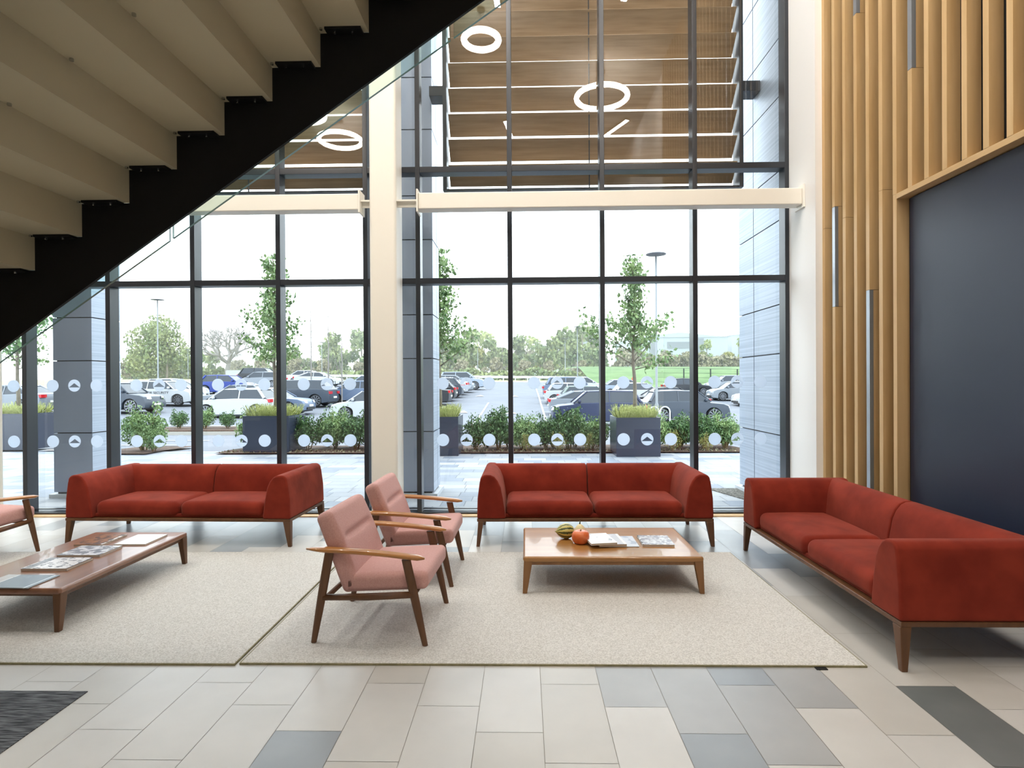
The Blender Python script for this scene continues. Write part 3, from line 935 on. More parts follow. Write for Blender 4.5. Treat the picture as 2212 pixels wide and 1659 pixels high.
for r_, z0, z1, mt_ in ((1.0, -0.02, 0.12, 0), (0.93, 0.1, 0.16, 1)):
    isl.cur = mt_
    pts = []
    for k in range(24):
        a = 2 * math.pi * k / 24
        cx = -8.5 if math.cos(a) > 0 else -13.0
        pts.append((cx + r_ * math.cos(a), 21.0 + r_ * math.sin(a)))
    isl.prism(pts, 'z', gz(-11, 21) + z0, gz(-11, 21) + z1)
isl.build('traffic_island', [M['kerb'], M['soil']], kind='structure')

# ---- cladding fins of the facade
JZ = [0.07, 0.885, 1.87, 2.46, 3.47, 4.06, 4.95, 5.65, 6.5, 7.4, 8.4]
def fin(x0, x1, y0, y1, label):
    o = ((x0 + x1) / 2, (y0 + y1) / 2, 0)
    t = thing('cladding_pier', label, 'pier', o)
    MB().box(x0 + 0.03, x1 - 0.03, y0 + 0.03, y1 - 0.03, 0, 8.4).build('core', M['joint'], t, origin=o, loc=(0, 0, 0))
    MB().box(x0 - 0.05, x1 + 0.05, y0 - 0.03, y1 + 0.06, 0, 0.05).build('plinth', M['plinth'], t, origin=o, loc=(0, 0, 0))
    for a, b in zip(JZ[:-1], JZ[1:]):
        mb = MB()
        for ya, yb in ((y0, y0 + (y1 - y0) * 0.62 - 0.008), (y0 + (y1 - y0) * 0.62 + 0.008, y1)):
            mb.box(x0, x1, ya, yb, a + 0.007, b - 0.007)
        mb.mi = [0, 0, 0, 1, 0, 1] * 2
        mb.build('cladding_panel', [M['clad'], M['clad_rib']], t, origin=o, loc=(0, 0, 0))
fin(-6.437, -5.899, 7.77, 8.33, 'blue grey panelled pier outside, at the left end of the windows')
fin(-1.77, -1.228, 7.77, 8.33, 'blue grey panelled pier outside, right behind the cream column')
fin(3.07, 4.1, 6.95, 8.33, 'tall ribbed panelled pier outside the right end of the glazing')

# ---- sun louvres
def louvre(x0, x1, rodx, label, brackets):
    o = ((x0 + x1) / 2, 7.6, 4.03)
    t = thing('sun_louvre', label, 'louvre', o)
    def p(mb, n, mt, **k): return mb.build(n, mt, t, origin=o, loc=(0, 0, 0), **k)
    for x in (x0, x1 - 0.05):
        p(MB().box(x, x + 0.05, 7.48, 7.72, 4.03, 8.3), 'post', M['louvre_post'])
    p(MB().box(x0 + 0.05, x1 - 0.05, 7.5, 7.7, 4.03, 4.055), 'bottom_rail', M['louvre_post'])
    a = R(47)
    for k in range(13):
        c = 4.257 + 0.330 * k
        dy, dz, th = 0.145 * math.cos(a), 0.145 * math.sin(a), 0.009
        pts = []
        # inner edge high, outer edge low; slight curve
        up = [(7.6 - dy, c + dz), (7.6, c + 0.008), (7.6 + dy, c - dz)]
        ny, nz = math.sin(a) * th, math.cos(a) * th
        prof_ = [(q[0] + ny, q[1] + nz) for q in up] + [(q[0] - ny, q[1] - nz) for q in up[::-1]]
        p(MB().prism(prof_, 'x', x0 + 0.072, x1 - 0.072), 'blade', M['louvre'])
    p(MB().tube([(rodx, 7.52, 4.05), (rodx, 7.52, 8.3)], 0.008, 6), 'tie_rod', M['louvre_post'])
    for xa, xb in brackets:
        p(MB().box(xa, xb, 7.55, 7.8, 5.29, 5.42), 'bracket', M['louvre_post'], bevel=0.004)
louvre(-1.04, 2.82, 0.855, 'brown horizontal sun louvre outside the upper right window bay', ((-1.225, -1.04), (2.82, 3.065)))
louvre(-5.76, -1.90, -3.60, 'brown horizontal sun louvre outside the upper left bay, partly behind the stair', ((-5.895, -5.76), (-1.90, -1.775)))

# ---- vegetation
def in_ell(rng, c, r):
    while True:
        p = Vector((rng.uniform(-1, 1), rng.uniform(-1, 1), rng.uniform(-1, 1)))
        if 0.25 < p.length < 1:
            return Vector((c[0] + p.x * r[0], c[1] + p.y * r[1], c[2] + p.z * r[2]))
def young_tree(label, loc, H, crown, seed, n=2100, size=0.085, mtl='leaf_g'):
    """crown(h 0..1) -> branch reach in metres"""
    rng = random.Random(seed)
    t = thing('young_tree', label, 'tree', loc)
    tr = MB()
    pts = [(0.02 * math.sin(k * 1.3), 0.02 * math.cos(k * 1.7), H * k / 9) for k in range(10)]
    tr.tube(pts, [0.04 * (1 - k / 10) + 0.006 for k in range(10)], 8)
    lf = []
    nb = 26
    for k in range(nb):
        h = 0.30 + 0.66 * k / nb
        az = k * 2.399 + rng.uniform(-0.4, 0.4)
        L = crown(h) * rng.uniform(0.7, 1.1)
        s = Vector((0, 0, H * h))
        e = s + Vector((math.cos(az) * L, math.sin(az) * L, L * rng.uniform(0.35, 0.95)))
        mid = s.lerp(e, 0.5) + Vector((0, 0, -0.08 * L))
        tr.tube([s, mid, e], [0.013, 0.009, 0.004], 5)
        m_ = int(n / nb * (0.5 + L))
        for _ in range(m_):
            u = rng.uniform(0.3, 1.06)
            c = s.lerp(e, u)
            lf.append(c + Vector((rng.gauss(0, 0.085), rng.gauss(0, 0.085), rng.gauss(0, 0.085))))
    for _ in range(n // 4):
        h = rng.uniform(0.42, 1.02)
        lf.append(Vector((rng.gauss(0, 0.1), rng.gauss(0, 0.1), H * h)))
    tr.build('trunk', M['bark'], t, smooth=True)
    MB().cards(lf, size, rng=rng, aspect=0.7).build('foliage', M[mtl], t)
    return t
def planter(label, x, y, w, d, h, seed):
    t = thing('planter', label, 'planter', (x, y, 0))
    MB().box(-w / 2, w / 2, -d / 2, d / 2, 0, h - 0.03).build('pot', M['planter'], t, bevel=0.008)
    e = 0.03
    rim = MB()
    for q in ((-w / 2, w / 2, -d / 2, -d / 2 + e), (-w / 2, w / 2, d / 2 - e, d / 2), (-w / 2, -w / 2 + e, -d / 2 + e, d / 2 - e), (w / 2 - e, w / 2, -d / 2 + e, d / 2 - e)):
        rim.box(*q, h - 0.03, h)
    rim.build('rim', M['planter'], t)
    rng = random.Random(seed)
    g = MB()
    for _ in range(700):
        bx, by = rng.uniform(-w / 2 + 0.08, w / 2 - 0.08), rng.uniform(-d / 2 + 0.08, d / 2 - 0.08)
        cx_, cy_ = (0.28 if bx > 0 else -0.28) * w, (0.25 if by > 0 else -0.25) * d
        dx, dy = (bx - cx_) * 1.9 + rng.gauss(0, 0.07), (by - cy_) * 1.9 + rng.gauss(0, 0.07)
        hh = rng.uniform(0.12, 0.30) * (1.25 - 1.6 * min(0.5, math.hypot(bx - cx_, by - cy_)))
        wv = 0.006
        g.add([(bx - wv, by, h - 0.03), (bx + wv, by, h - 0.03), (bx + dx * 0.4 + wv * 0.7, by + dy * 0.4, h + hh * 0.8), (bx + dx * 0.4 - wv * 0.7, by + dy * 0.4, h + hh * 0.8), (bx + dx, by + dy, h + hh * 0.75)], [(0, 1, 2, 3), (3, 2, 4)])
    o = g.build('ornamental_grass', M['grassy'], t)
    o['kind'] = 'stuff'
crown_a = lambda h: 0.12 + 0.62 * max(0, 1 - abs((h - 0.40) / 0.26)) ** 0.8 + 0.14 * (1 - h)
for lab, x, y, w, d, H, seed, tl, cr in (
    ('dark glossy planter outside, left of the cream column', -5.68, 13.05, 1.02, 0.98, 0.83, 1, 'young tree in the planter left of the cream column', lambda h: 0.18 + 0.55 * max(0, 1 - abs((h - 0.42) / 0.36)) ** 0.8),
    ('dark glossy planter outside, behind the middle red sofa', 2.32, 12.3, 0.90, 0.88, 0.80, 2, 'young tree in the planter behind the middle red sofa', lambda h: 0.14 + 1.15 * max(0, 1 - abs((h - 0.34) / 0.22)) ** 1.2 + 0.1 * (1 - h)),
    ('dark glossy planter outside, half hidden by the middle pier', -1.85, 12.55, 0.92, 0.95, 0.82, 3, 'young tree whose right side shows past the middle pier', lambda h: 0.30 + 0.55 * max(0, 1 - abs((h - 0.36) / 0.25))),
    ('dark glossy planter outside at the far left window', -12.4, 13.9, 1.3, 0.98, 0.86, 4, 'young tree in the planter at the far left window', lambda h: 0.2 + 0.6 * max(0, 1 - abs((h - 0.5) / 0.4)))):
    planter(lab, x, y, w, d, H, seed)
    young_tree(tl, (x + (0.0 if seed != 3 else 0.0), y, H), 3.55 if seed != 2 else 3.3, cr, seed + 20)

def make_shrub(seed, mtl, sz=0.072, n=2300):
    rng = random.Random(seed)
    t = thing('shrub', 'shrub', 'shrub')
    stm = MB()
    lf = []
    for k in range(9):
        az = rng.uniform(0, 6.28)
        e = Vector((math.cos(az) * rng.uniform(0.1, 0.38), math.sin(az) * rng.uniform(0.1, 0.34), rng.uniform(0.55, 0.92)))
        stm.tube([(0.05 * math.cos(az), 0.05 * math.sin(az), 0), e * 0.5, e], [0.012, 0.009, 0.004], 5)
        for _ in range(n // 18):
            u = rng.uniform(0.45, 1.08)
            lf.append(Vector((e.x * u, e.y * u, e.z * u)) + Vector((rng.gauss(0, 0.06), rng.gauss(0, 0.06), rng.gauss(0, 0.05))))
    for _ in range(n // 2):
        lf.append(in_ell(rng, (0, 0, 0.44), (0.46, 0.42, 0.36)))
    stm.build('stems', M['straw'], t)
    MB().cards(lf, sz, rng=rng, aspect=0.5).build('foliage', M[mtl], t)
    return t
protos = [make_shrub(1, 'leaf_d'), make_shrub(2, 'leaf_g'), make_shrub(3, 'leaf_d'), make_shrub(4, 'leaf_y', 0.06, 700)]
used = [False] * 4
def put(k, x, y, s, rz, label, group=None, z=None, sz=None):
    zz = gz(x, y) if z is None else z
    if not used[k]:
        t = protos[k]
        used[k] = True
        t.location = (x, y, zz + 0.03)
        t.rotation_euler = (0, 0, rz)
        t['label'] = label
        if group: t['group'] = group
    else:
        t = dup(protos[k], (x, y, zz + 0.03), rz, label, group)
    t.scale = (s, s, sz or s)
    return t
HG = 'hedge shrubs in the mulch bed outside the windows'
x = -1.1
i = 0
while x < 1.75:
    put((0, 2, 1)[i % 3], x, 12.95 + 0.12 * (i % 2), (0.80, 0.98, 0.80)[i % 3], i * 1.3, 'leafy green hedge shrub between the two right planters', 'hedge between the right planters')
    put((1, 0)[i % 2], x + 0.2, 13.65, 0.76, i * 2.1, 'leafy green hedge shrub between the two right planters', 'hedge between the right planters')
    x += 0.52
    i += 1
x = 2.95
while x < 4.9:
    put((1, 0, 2)[i % 3], x, 13.0 + 0.12 * (i % 2), 0.82, i * 1.3, 'leafy green hedge shrub right of the planter behind the middle sofa', 'hedge right of the middle planter')
    put((0, 1)[i % 2], x + 0.2, 13.7, 0.76, i * 2.1, 'leafy green hedge shrub right of the planter behind the middle sofa', 'hedge right of the middle planter')
    x += 0.52
    i += 1
x = -4.95
while x < -2.3:
    put((0, 2, 1)[i % 3], x, 13.15 + 0.15 * (i % 2), (0.9, 0.84, 0.98)[i % 3], i * 1.3, 'leafy hedge shrub between the left planter and the cream column', 'hedge left of the column')
    if x < -2.8:
        put((1, 0)[i % 2], x + 0.2, 13.85, 0.8, i * 2.1, 'leafy hedge shrub between the left planter and the cream column', 'hedge left of the column')
    x += 0.55
    i += 1
for x, y, s, lab in ((-6.4, 13.5, 0.88, 'green shrub touching the left side of the left planter'), (-8.75, 13.1, 1.1, 'yellowish green shrub just right of the left pier'),
                     (-8.35, 12.85, 0.62, 'small loose shrub at the right tip of the bed by the left pier')):
    put(1, x, y, s, x, lab)
for q, (x, y, s) in enumerate(((0.05, 12.66, 0.42), (0.75, 12.64, 0.45), (1.35, 12.66, 0.42), (3.2, 12.62, 0.46), (3.95, 12.6, 0.42))):
    put(3, x, y, s, q, 'low yellow green plant at the front edge of the mulch bed', 'low yellow plants along the bed edge')
for q, (x, s) in enumerate(((-12.7, 0.75), (-11.75, 0.85), (-10.9, 0.7), (-9.9, 0.75), (-9.0, 0.9))):
    put((0, 1)[q % 2], x, 21.0, s, q, 'small shrub on the kerbed traffic island', 'shrubs on the traffic island', z=gz(-11, 21) + 0.12)
# fallen leaves along the bed
fr = random.Random(5)
MB().cards([(fr.uniform(-6.7, 4.9), 12.5 + abs(fr.gauss(0, 0.25)), 0.04) for _ in range(900)], 0.055, rng=fr).build('fallen_leaves', M['leaf_b'], label='fallen brown leaves scattered over the mulch bed', category='leaves', kind='stuff')

def make_belt(seed, mtl, H, W, n=900, sz=0.55, tall=False):
    rng = random.Random(seed)
    t = thing('background_tree', 'tree', 'tree')
    MB().tube([(0, 0, 0), (0.05, 0, H * 0.45), (0, 0.05, H * 0.85)], [0.18, 0.11, 0.04], 6).build('trunk', M['bark'], t)
    lf = []
    cl = [(rng.uniform(-0.55, 0.55) * W, rng.uniform(-0.4, 0.4) * W, rng.uniform(0.25, 0.88) * H, rng.uniform(0.22, 0.4) * W) for _ in range(9)]
    for _ in range(n):
        c = rng.choice(cl)
        lf.append(in_ell(rng, c[:3], (c[3], c[3], c[3] * (1.2 if tall else 0.85))))
    MB().cards(lf, sz, rng=rng, aspect=0.8).build('foliage', M[mtl], t)
    return t
bp = [make_belt(31, 'leaf_o', 6.5, 3.6), make_belt(32, 'leaf_h', 7.5, 2.8, tall=True), make_belt(33, 'leaf_b', 5.2, 3.6), make_belt(34, 'leaf_y', 4.2, 3.0), make_belt(35, 'leaf_o', 8.0, 2.6, tall=True)]
bu = [False] * 5
KL = ['rounded olive green tree in the distant belt beyond the car park', 'tall pale green tree in the distant belt beyond the car park', 'brownish autumn tree in the distant belt beyond the car park', 'low yellow green bush in the distant belt beyond the car park', 'tall narrow olive tree in the distant belt beyond the car park']
br = random.Random(8)
def put_belt(k, x, y, s):
    z = (bank(x, y) if x > 15.6 else gz(x, y)) - 0.1
    if not bu[k]:
        t = bp[k]; bu[k] = True
        t.location = (x, y, z); t['label'] = KL[k]; t['group'] = 'belt trees, kind %s' % 'abcde'[k]
    else:
        t = dup(bp[k], (x, y, z), br.uniform(0, 6), KL[k], 'belt trees, kind %s' % 'abcde'[k])
    t.scale = (s, s, s)
    t.rotation_euler = (0, 0, br.uniform(0, 6))
x = -74
k = 0
while x < 15.5:
    if abs(x + 50) < 5.5 and (k % 4 < 2 or k % 3 == 0):
        x += 1.75
        k += 1
        continue
    put_belt((0, 4, 2, 1, 0, 3, 1, 2)[k % 8], x + br.uniform(-0.8, 0.8), (100, 107, 114, 121)[k % 4] + br.uniform(-1, 1), br.uniform(0.85, 1.1) * (0.85 if x < -33 else 1.3))
    if k % 3 == 0:
        put_belt((2, 3, 0)[k % 3], x + br.uniform(-1, 1), 93, br.uniform(0.55, 0.7))
    x += 1.75
    k += 1
for x, y, s, kk in ((16, 96, 0.6, 2), (20, 99, 0.62, 0), (24, 100, 0.55, 2), (28, 96, 0.6, 3), (31, 99, 0.62, 1), (34, 97, 0.58, 3), (37, 98, 0.66, 1), (41, 98, 0.6, 0)):
    put_belt(kk, x, y, s)
def bare_tree(name, label, loc, H, spread, seed, depth=6, r0=0.3, mtl='bark_pale'):
    rng = random.Random(seed)
    mb = MB()
    def grow(p, d, L, r, lv):
        e = p + d * L
        mid = p.lerp(e, 0.5) + Vector((rng.gauss(0, 0.05), rng.gauss(0, 0.05), 0)) * L
        mb.tube([p, mid, e], [r, r * 0.85, r * 0.68], 5 if lv > 2 else 4, cap=False)
        if lv <= 0: return
        u = d.cross(Vector((0.3, 1, 0.2))).normalized()
        w = d.cross(u)
        nch = 5 if lv == depth else (3 if lv > 1 else 4)
        a0 = rng.uniform(0, 6.28)
        for c in range(nch):
            a = a0 + 2 * math.pi * c / nch + rng.uniform(-0.4, 0.4)
            tl = (0.95 if lv == depth else spread) * rng.uniform(0.75, 1.15)
            q = (d * math.cos(tl) + (u * math.cos(a) + w * math.sin(a)) * math.sin(tl) + Vector((0, 0, 0.10))).normalized()
            grow(e, q, L * rng.uniform(0.68, 0.86), r * 0.64, lv - 1)
    grow(Vector((0, 0, 0)), Vector((0, 0, 1)), H * 0.2, r0, depth)
    return mb.build(name, M[mtl], label=label, category='tree', loc=loc)
bare_tree('bare_oak', 'large bare grey tree with a rounded crown, beyond the field seen through the left windows', (-50.4, 97.5, gz(-50, 97)), 14.0, 0.62, 5, 5, 0.5)
rt = make_belt(60, 'leaf_o', 9.8, 8.2, n=6500, sz=0.42)
rt['label'] = 'big round autumn tree behind the left tall lamp post'
rt.location = (-53.8, 86, gz(-54, 86))
rt.scale = (0.9, 0.9, 0.92)
for q, (x, y, h, lab) in enumerate(((-13.75, 37.0, 6.6, 'tall thin bare sapling inside the black tree guards'), (-12.7, 37.2, 6.0, 'second thin bare sapling, right of the tallest one'), (-11.6, 36.5, 5.2, 'shortest thin bare sapling, next to the cream column'))):
    rng = random.Random(q + 70)
    mb = MB()
    mb.tube([(0, 0, 0), (0.03, 0, h * 0.5), (0, 0, h)], [0.05, 0.035, 0.008], 6)
    for k in range(22):
        z = h * (0.25 + 0.7 * k / 22)
        az = rng.uniform(0, 6.28)
        L = rng.uniform(0.5, 1.1) * (1 - k / 40)
        mb.tube([(0, 0, z), (math.cos(az) * L * 0.35, math.sin(az) * L * 0.35, z + L * 0.7), (math.cos(az) * L * 0.5, math.sin(az) * L * 0.5, z + L * 1.25)], [0.014, 0.01, 0.004], 4)
    mb.build('bare_sapling', M['bark_pale'], label=lab, category='tree', loc=(x, y, gz(x, y)))
for q, (x, y) in enumerate(((-13.75, 37.0), (-12.7, 37.2))):
    mb = MB()
    for k in range(12):
        a = 2 * math.pi * k / 12
        mb.tube([(0.45 * math.cos(a), 0.45 * math.sin(a), 0), (0.45 * math.cos(a), 0.45 * math.sin(a), 1.5)], 0.012, 4)
    for z in (0.2, 0.8, 1.45):
        mb.tube([(0.45 * math.cos(2 * math.pi * k / 12), 0.45 * math.sin(2 * math.pi * k / 12), z) for k in range(13)], 0.01, 4)
    mb.build('tree_guard', M['fence'], label=('black bar tree guard around the tallest bare sapling', 'black bar tree guard right of the other guard')[q], category='tree guard', loc=(x, y, gz(x, y)))

# low hedges in front of the belt
for lab, xa, xb, yh, hh_ in (('low olive hedge along the far edge of the car park, below the tree belt', -31, 14, 88, 1.9), ('low hedge behind the dry field seen through the left windows', -70, -33, 99.5, 2.6), ('brown scrubby hedge on top of the green bank, in front of the pale building', 15, 52, 92, 2.4)):
    rng = random.Random(int(yh))
    pts = []
    for _ in range(5200):
        x = rng.uniform(xa, xb)
        t_ = hh_ * (0.75 + 0.25 * math.sin(x * 0.9) * math.sin(x * 0.37 + 1))
        pts.append((x, yh + rng.gauss(0, 0.6), (bank(x, yh) if xa > 14 else gz(x, yh)) + rng.uniform(0, t_)))
    MB().cards(pts, 0.5, rng=rng, aspect=0.8).build('distant_hedge', M['leaf_b' if xa > 14 else 'leaf_o'], origin=((xa + xb) / 2, yh, gz(0, yh)), label=lab, category='hedge')

# ---- lamp posts
def lamp(label, x, y, top, disc_r, hoop=False):
    z = gz(x, y)
    t = thing('lamp_post', label, 'lamp post', (x, y, z))
    MB().tube([(0, 0, 0), (0, 0, 1.1), (0, 0, 1.15), (0, 0, top - z)], [0.075, 0.075, 0.05, 0.04], 10).build('pole', M['lamp_steel'], t, smooth=True)
    MB().lathe([(0.02, -0.05), (disc_r * 0.5, -0.03), (disc_r, 0.0), (disc_r, 0.03), (disc_r * 0.5, 0.05), (0.02, 0.06)], 24, c=(0, 0, top - z)).build('lamp_head', M['lamp_head'], t, smooth=True)
lamp('tall lamp post with a round disc head beside the young tree, right windows', 5.45, 24.0, 6.75, 0.41)
lamp('tall lamp post with a flat disc head seen through the left windows', -28.87, 45, 8.15, 0.48)
lamp('distant lamp post, tallest of those near the middle mullion', 6.41, 70, 8.1, 0.45)
lamp('distant lamp post just left of the tallest distant one', 6.2, 88, 8.0, 0.5)
lamp('distant lamp post above the left end of the aisle', -7.1, 88, 6.8, 0.5)
lamp('distant lamp post right of the big round autumn tree', -50.0, 85, 6.6, 0.5)
lamp('distant lamp post left of the bare saplings', -30.3, 86, 7.6, 0.5)
hp = MB()
for q in (-0.22, 0.22):
    hp.tube([(q - 0.2, 0, 0)] + [(q + 0.2 * math.cos(math.pi - math.pi * k / 10), 0, 0.75 + 0.22 * math.sin(math.pi * k / 10)) for k in range(11)] + [(q + 0.2, 0, 0)], 0.028, 8)
hp.build('cycle_hoop', M['plinth'], label='pale metal hoop barrier at the foot of the right lamp post', category='barrier', loc=(5.45, 23.5, gz(5.45, 23.5) + 0.02))

# ---- far buildings, fence, hills
def building(label, x, y, w, d, h, wins):
    z = bank(x, y) - 1.5
    t = thing('industrial_building', label, 'building', (x, y, z))
    MB().box(-w / 2, w / 2, 0, d, 0, h).build('walls', M['hazeb'], t)
    MB().prism([(-w / 2 - 0.3, h), (w / 2 + 0.3, h), (0, h + w * 0.05)], 'y', -0.3, d).build('roof', M['hazeb'], t)
    for x0, x1, z0, z1 in wins:
        MB().box(x0, x1, -0.15, 0.0, z0, z1).build('window_band', M['hazeb2'], t)
building('pale industrial building above the grass bank, behind the right lamp post', 44, 165, 27, 30, 10.5, ((-8.5, -6.8, 3, 9.5), (-3.5, 3.5, 7.3, 9.2), (-2, 1.5, 3.2, 4.2), (5, 6.8, 3, 10.2)))
building('second pale industrial building at the right edge of the right bay', 76, 180, 24, 30, 12.0, ((-10, -8, 5, 11), (-5, 8, 8, 9.5)))
building('low hazy building beyond the tree belt, near the middle mullion', 21, 210, 15, 20, 14.5, ((-6, 6, 10, 12.5),))
hm = MB()
hv = []
for k in range(41):
    x = -330 + 16.5 * k
    hv += [(x, 390, -2), (x, 390, 19 + 6 * math.sin(k * 0.35) + 4 * math.sin(k * 0.9 + 1)), (x, 460, -2)]
hf = []
for k in range(40):
    a = 3 * k
    hf += [(a, a + 1, a + 4, a + 3), (a + 1, a + 2, a + 5, a + 4)]
hm.add(hv, hf)
hm.build('far_hills', M['hill'], kind='structure', smooth=True)
fn = thing('boundary_fence', 'thin dark post fence along the foot of the grass bank, right windows', 'fence', (22, 57, 0))
for k in range(16):
    x = -9 + 2.6 * k
    z = bank(22 + x, 57) - 0.1
    MB().box(x - 0.05, x + 0.05, -0.05, 0.05, z, z + 2.2).build('fence_post', M['fence'], fn)
mb = MB()
for k in range(15):
    x = -9 + 2.6 * k
    for zz in (0.3, 0.75, 1.2, 1.65, 2.1):
        mb.tube([(x, 0, bank(22 + x, 57) + zz), (x + 2.6, 0, bank(24.6 + x, 57) + zz)], 0.012, 4)
mb.build('fence_wires', M['fence'], fn)
gr = MB()
for k in range(30):
    x = -30 + 1.6 * k
    z = gz(x, 76.5)
    gr.box(x - 0.06, x + 0.06, 76.4, 76.52, z, z + 0.75)
    gr.box(x, x + 1.6, 76.34, 76.4, z + 0.45, z + 0.75)
gr.build('crash_barrier', M['plinth'], origin=(-6, 76.5, 1.5), label='low pale crash barrier along the far end of the car park', category='barrier')
for q, x in enumerate((10.8, 11.5)):
    MB().box(-0.12, 0.12, -0.12, 0.12, 0, 0.06).tube([(0, 0, 0.05), (0, 0, 1.1)], [0.1, 0.05], 10).build('traffic_post', M['orange_cone'], label=('orange marker post, left of the pair behind the parked cars', 'orange marker post, right of the pair behind the parked cars')[q], category='post', loc=(x, 62, gz(x, 62)))

# ================================================================== CARS
CARPAINT = {n: mat('paint_' + n, c, 0.35, 0.1, spec=0.4, coat=0.15) for n, c in (('white', '#aeb2b6'), ('silver', '#7c838b'), ('grey', '#3d4550'), ('dark', '#22262c'), ('blue', '#2d3f86'), ('navy', '#232d4a'), ('steel', '#5d6c84'), ('green', '#6f7c78'), ('ice', '#8d99a8'))}
KINDS = {   # length, height, wheelbase, front overhang, bonnet z, belt z, windscreen base/top x, roof rear x, tail glass base x, tail z, ground clearance
    'hatch': (4.0, 1.47, 2.55, 0.80, 0.93, 0.95, 0.95, 1.62, 3.35, 3.82, 0.98, 0.17),
    'saloon': (4.6, 1.44, 2.72, 0.88, 0.90, 0.93, 1.15, 1.92, 3.25, 3.95, 1.02, 0.16),
    'suv': (4.45, 1.64, 2.65, 0.88, 1.03, 1.08, 1.05, 1.68, 3.85, 4.25, 1.10, 0.21),
    'coupe': (4.5, 1.38, 2.7, 0.88, 0.86, 0.92, 1.2, 2.0, 3.1, 4.1, 1.0, 0.15),
    'pickup': (4.7, 1.5, 2.8, 0.85, 0.98, 1.0, 1.15, 1.75, 3.9, 4.45, 1.05, 0.19)}
def make_car(kind, paint, label):
    L, H, WB, FO, HB, BT, WX, WT, RR, TG, TZ_, GC = KINDS[kind]
    X = lambda u: L / 2 - u          # u measured back from the nose
    W = 0.89
    wr_ = 0.335 if kind != 'suv' else 0.37
    t = thing('car', label, 'car')
    w1, w2 = FO, FO + WB
    def archp(c):
        return [(X(c) + (wr_ + 0.055) * math.cos(a), wr_ + (wr_ + 0.055) * math.sin(a)) for a in [math.pi * k / 10 for k in range(11)]]
    a1, a2 = archp(w1), archp(w2)
    prof = [(X(0.02), GC + 0.06), (X(0.0), 0.42), (X(0.03), 0.62), (X(0.10), HB - 0.17), (X(0.35), HB - 0.07), (X(WX), HB), (X(WX) - 0.02, BT), (X((WX + TG) / 2), BT + 0.03), (X(TG), TZ_ - 0.02),
            (X(L - 0.06), TZ_ - 0.06), (X(L), 0.72), (X(L - 0.01), 0.42), (X(L - 0.05), GC + 0.07)]
    prof += [(X(w2) - wr_ - 0.055, GC)] + a2[::-1][1:-1] + [(X(w2) + wr_ + 0.055, GC), (X(w1) - wr_ - 0.055, GC)] + a1[::-1][1:-1] + [(X(w1) + wr_ + 0.055, GC)]
    # body as cross-wise rings so that the sides round in at shoulder and nose
    ys = [-W, -W + 0.035, -W + 0.12, 0, W - 0.12, W - 0.035, W]
    rg = []
    for y in ys:
        k = (abs(y) / W)
        sh = 0.10 * k ** 6
        rg.append([(px * (1 - 0.035 * k ** 3), y * (1 - 0.05 * max(0, (pz - 0.75)) ), pz - (sh * 0.35 if pz > 0.6 else 0)) for px, pz in prof])
    MB().rings(rg).build('body', CARPAINT[paint], t, bevel=0.02, bseg=2)
    MB().box(X(L - 0.2), X(0.2), -W + 0.14, W - 0.14, GC - 0.03, 0.5).build('underbody', M['trim'], t)
    # cabin
    base = [(X(WX), BT - 0.02), (X(TG), TZ_ - 0.03)]
    hw0, hw1 = W - 0.06, W - 0.24
    rb, rt_ = H - 0.05, H
    pts = [(X(WX) + 0.0, BT - 0.03, hw0), (X(WT), rb, hw1), (X((WT + RR) / 2), rb + 0.035, hw1), (X(RR), rb, hw1), (X(TG), TZ_ - 0.04, hw0)]
    vs = [(a, -c, b) for a, b, c in pts] + [(a, c, b) for a, b, c in pts]
    MB().add(vs, [(0, 1, 2, 3, 4), (9, 8, 7, 6, 5), (0, 5, 6, 1), (1, 6, 7, 2), (2, 7, 8, 3), (3, 8, 9, 4), (4, 9, 5, 0)]).build('windows', M['carglass'], t)
    roof = MB()
    rp = [(X(WT) + 0.06, rb - 0.01), (X(WT) - 0.12, rb + 0.03), (X((WT + RR) / 2), rt_), (X(RR) + 0.1, rb + 0.03), (X(RR) - 0.08, rb - 0.01)]
    roof.rings([[(a, s * (hw1 + 0.012), b - (0.02 if abs(s) == 1 else 0)) for a, b in rp] + [(rp[-1][0], s * (hw1 + 0.012), rb - 0.03), (rp[0][0], s * (hw1 + 0.012), rb - 0.03)] for s in (-1, -0.5, 0.5, 1)])
    roof.build('roof', CARPAINT[paint], t, bevel=0.012, bseg=2)
    pil = MB()
    bx = X(WT + (RR - WT) * 0.47)
    for s in (-1, 1):
        pil.tube([(X(WX) + 0.02, s * hw0, BT - 0.02), (X(WT), s * (hw1 + 0.005), rb)], 0.032, 6)
        pil.tube([(bx, s * (hw0 - 0.0), BT), (bx, s * (hw1 + 0.01), rb)], 0.03, 6)
        pil.tube([(X(TG) + 0.12, s * hw0, TZ_ - 0.02), (X(RR) + 0.02, s * (hw1 + 0.005), rb)], 0.07 if kind != 'saloon' else 0.045, 6)
    pil.build('pillars', CARPAINT[paint], t)
    for s in (-1, 1):
        MB().rbox(X(WX) - 0.32, X(WX) - 0.20, s * (W + 0.02) - 0.07, s * (W + 0.02) + 0.07, BT + 0.0, BT + 0.13, 0.03, seg=2, mid=1).build('door_mirror', CARPAINT[paint], t, smooth=True)
        MB().hexa([(X(0.30), s * (W - 0.05), HB - 0.27), (X(0.02), s * (W - 0.28), HB - 0.31), (X(0.02), s * (W - 0.45), HB - 0.30), (X(0.25), s * (W - 0.3), HB - 0.25)],
                  [(X(0.42), s * (W - 0.04), HB - 0.13), (X(0.07), s * (W - 0.28), HB - 0.17), (X(0.07), s * (W - 0.45), HB - 0.18), (X(0.25), s * (W - 0.3), HB - 0.12)]).build('headlight', M['headlight'], t)
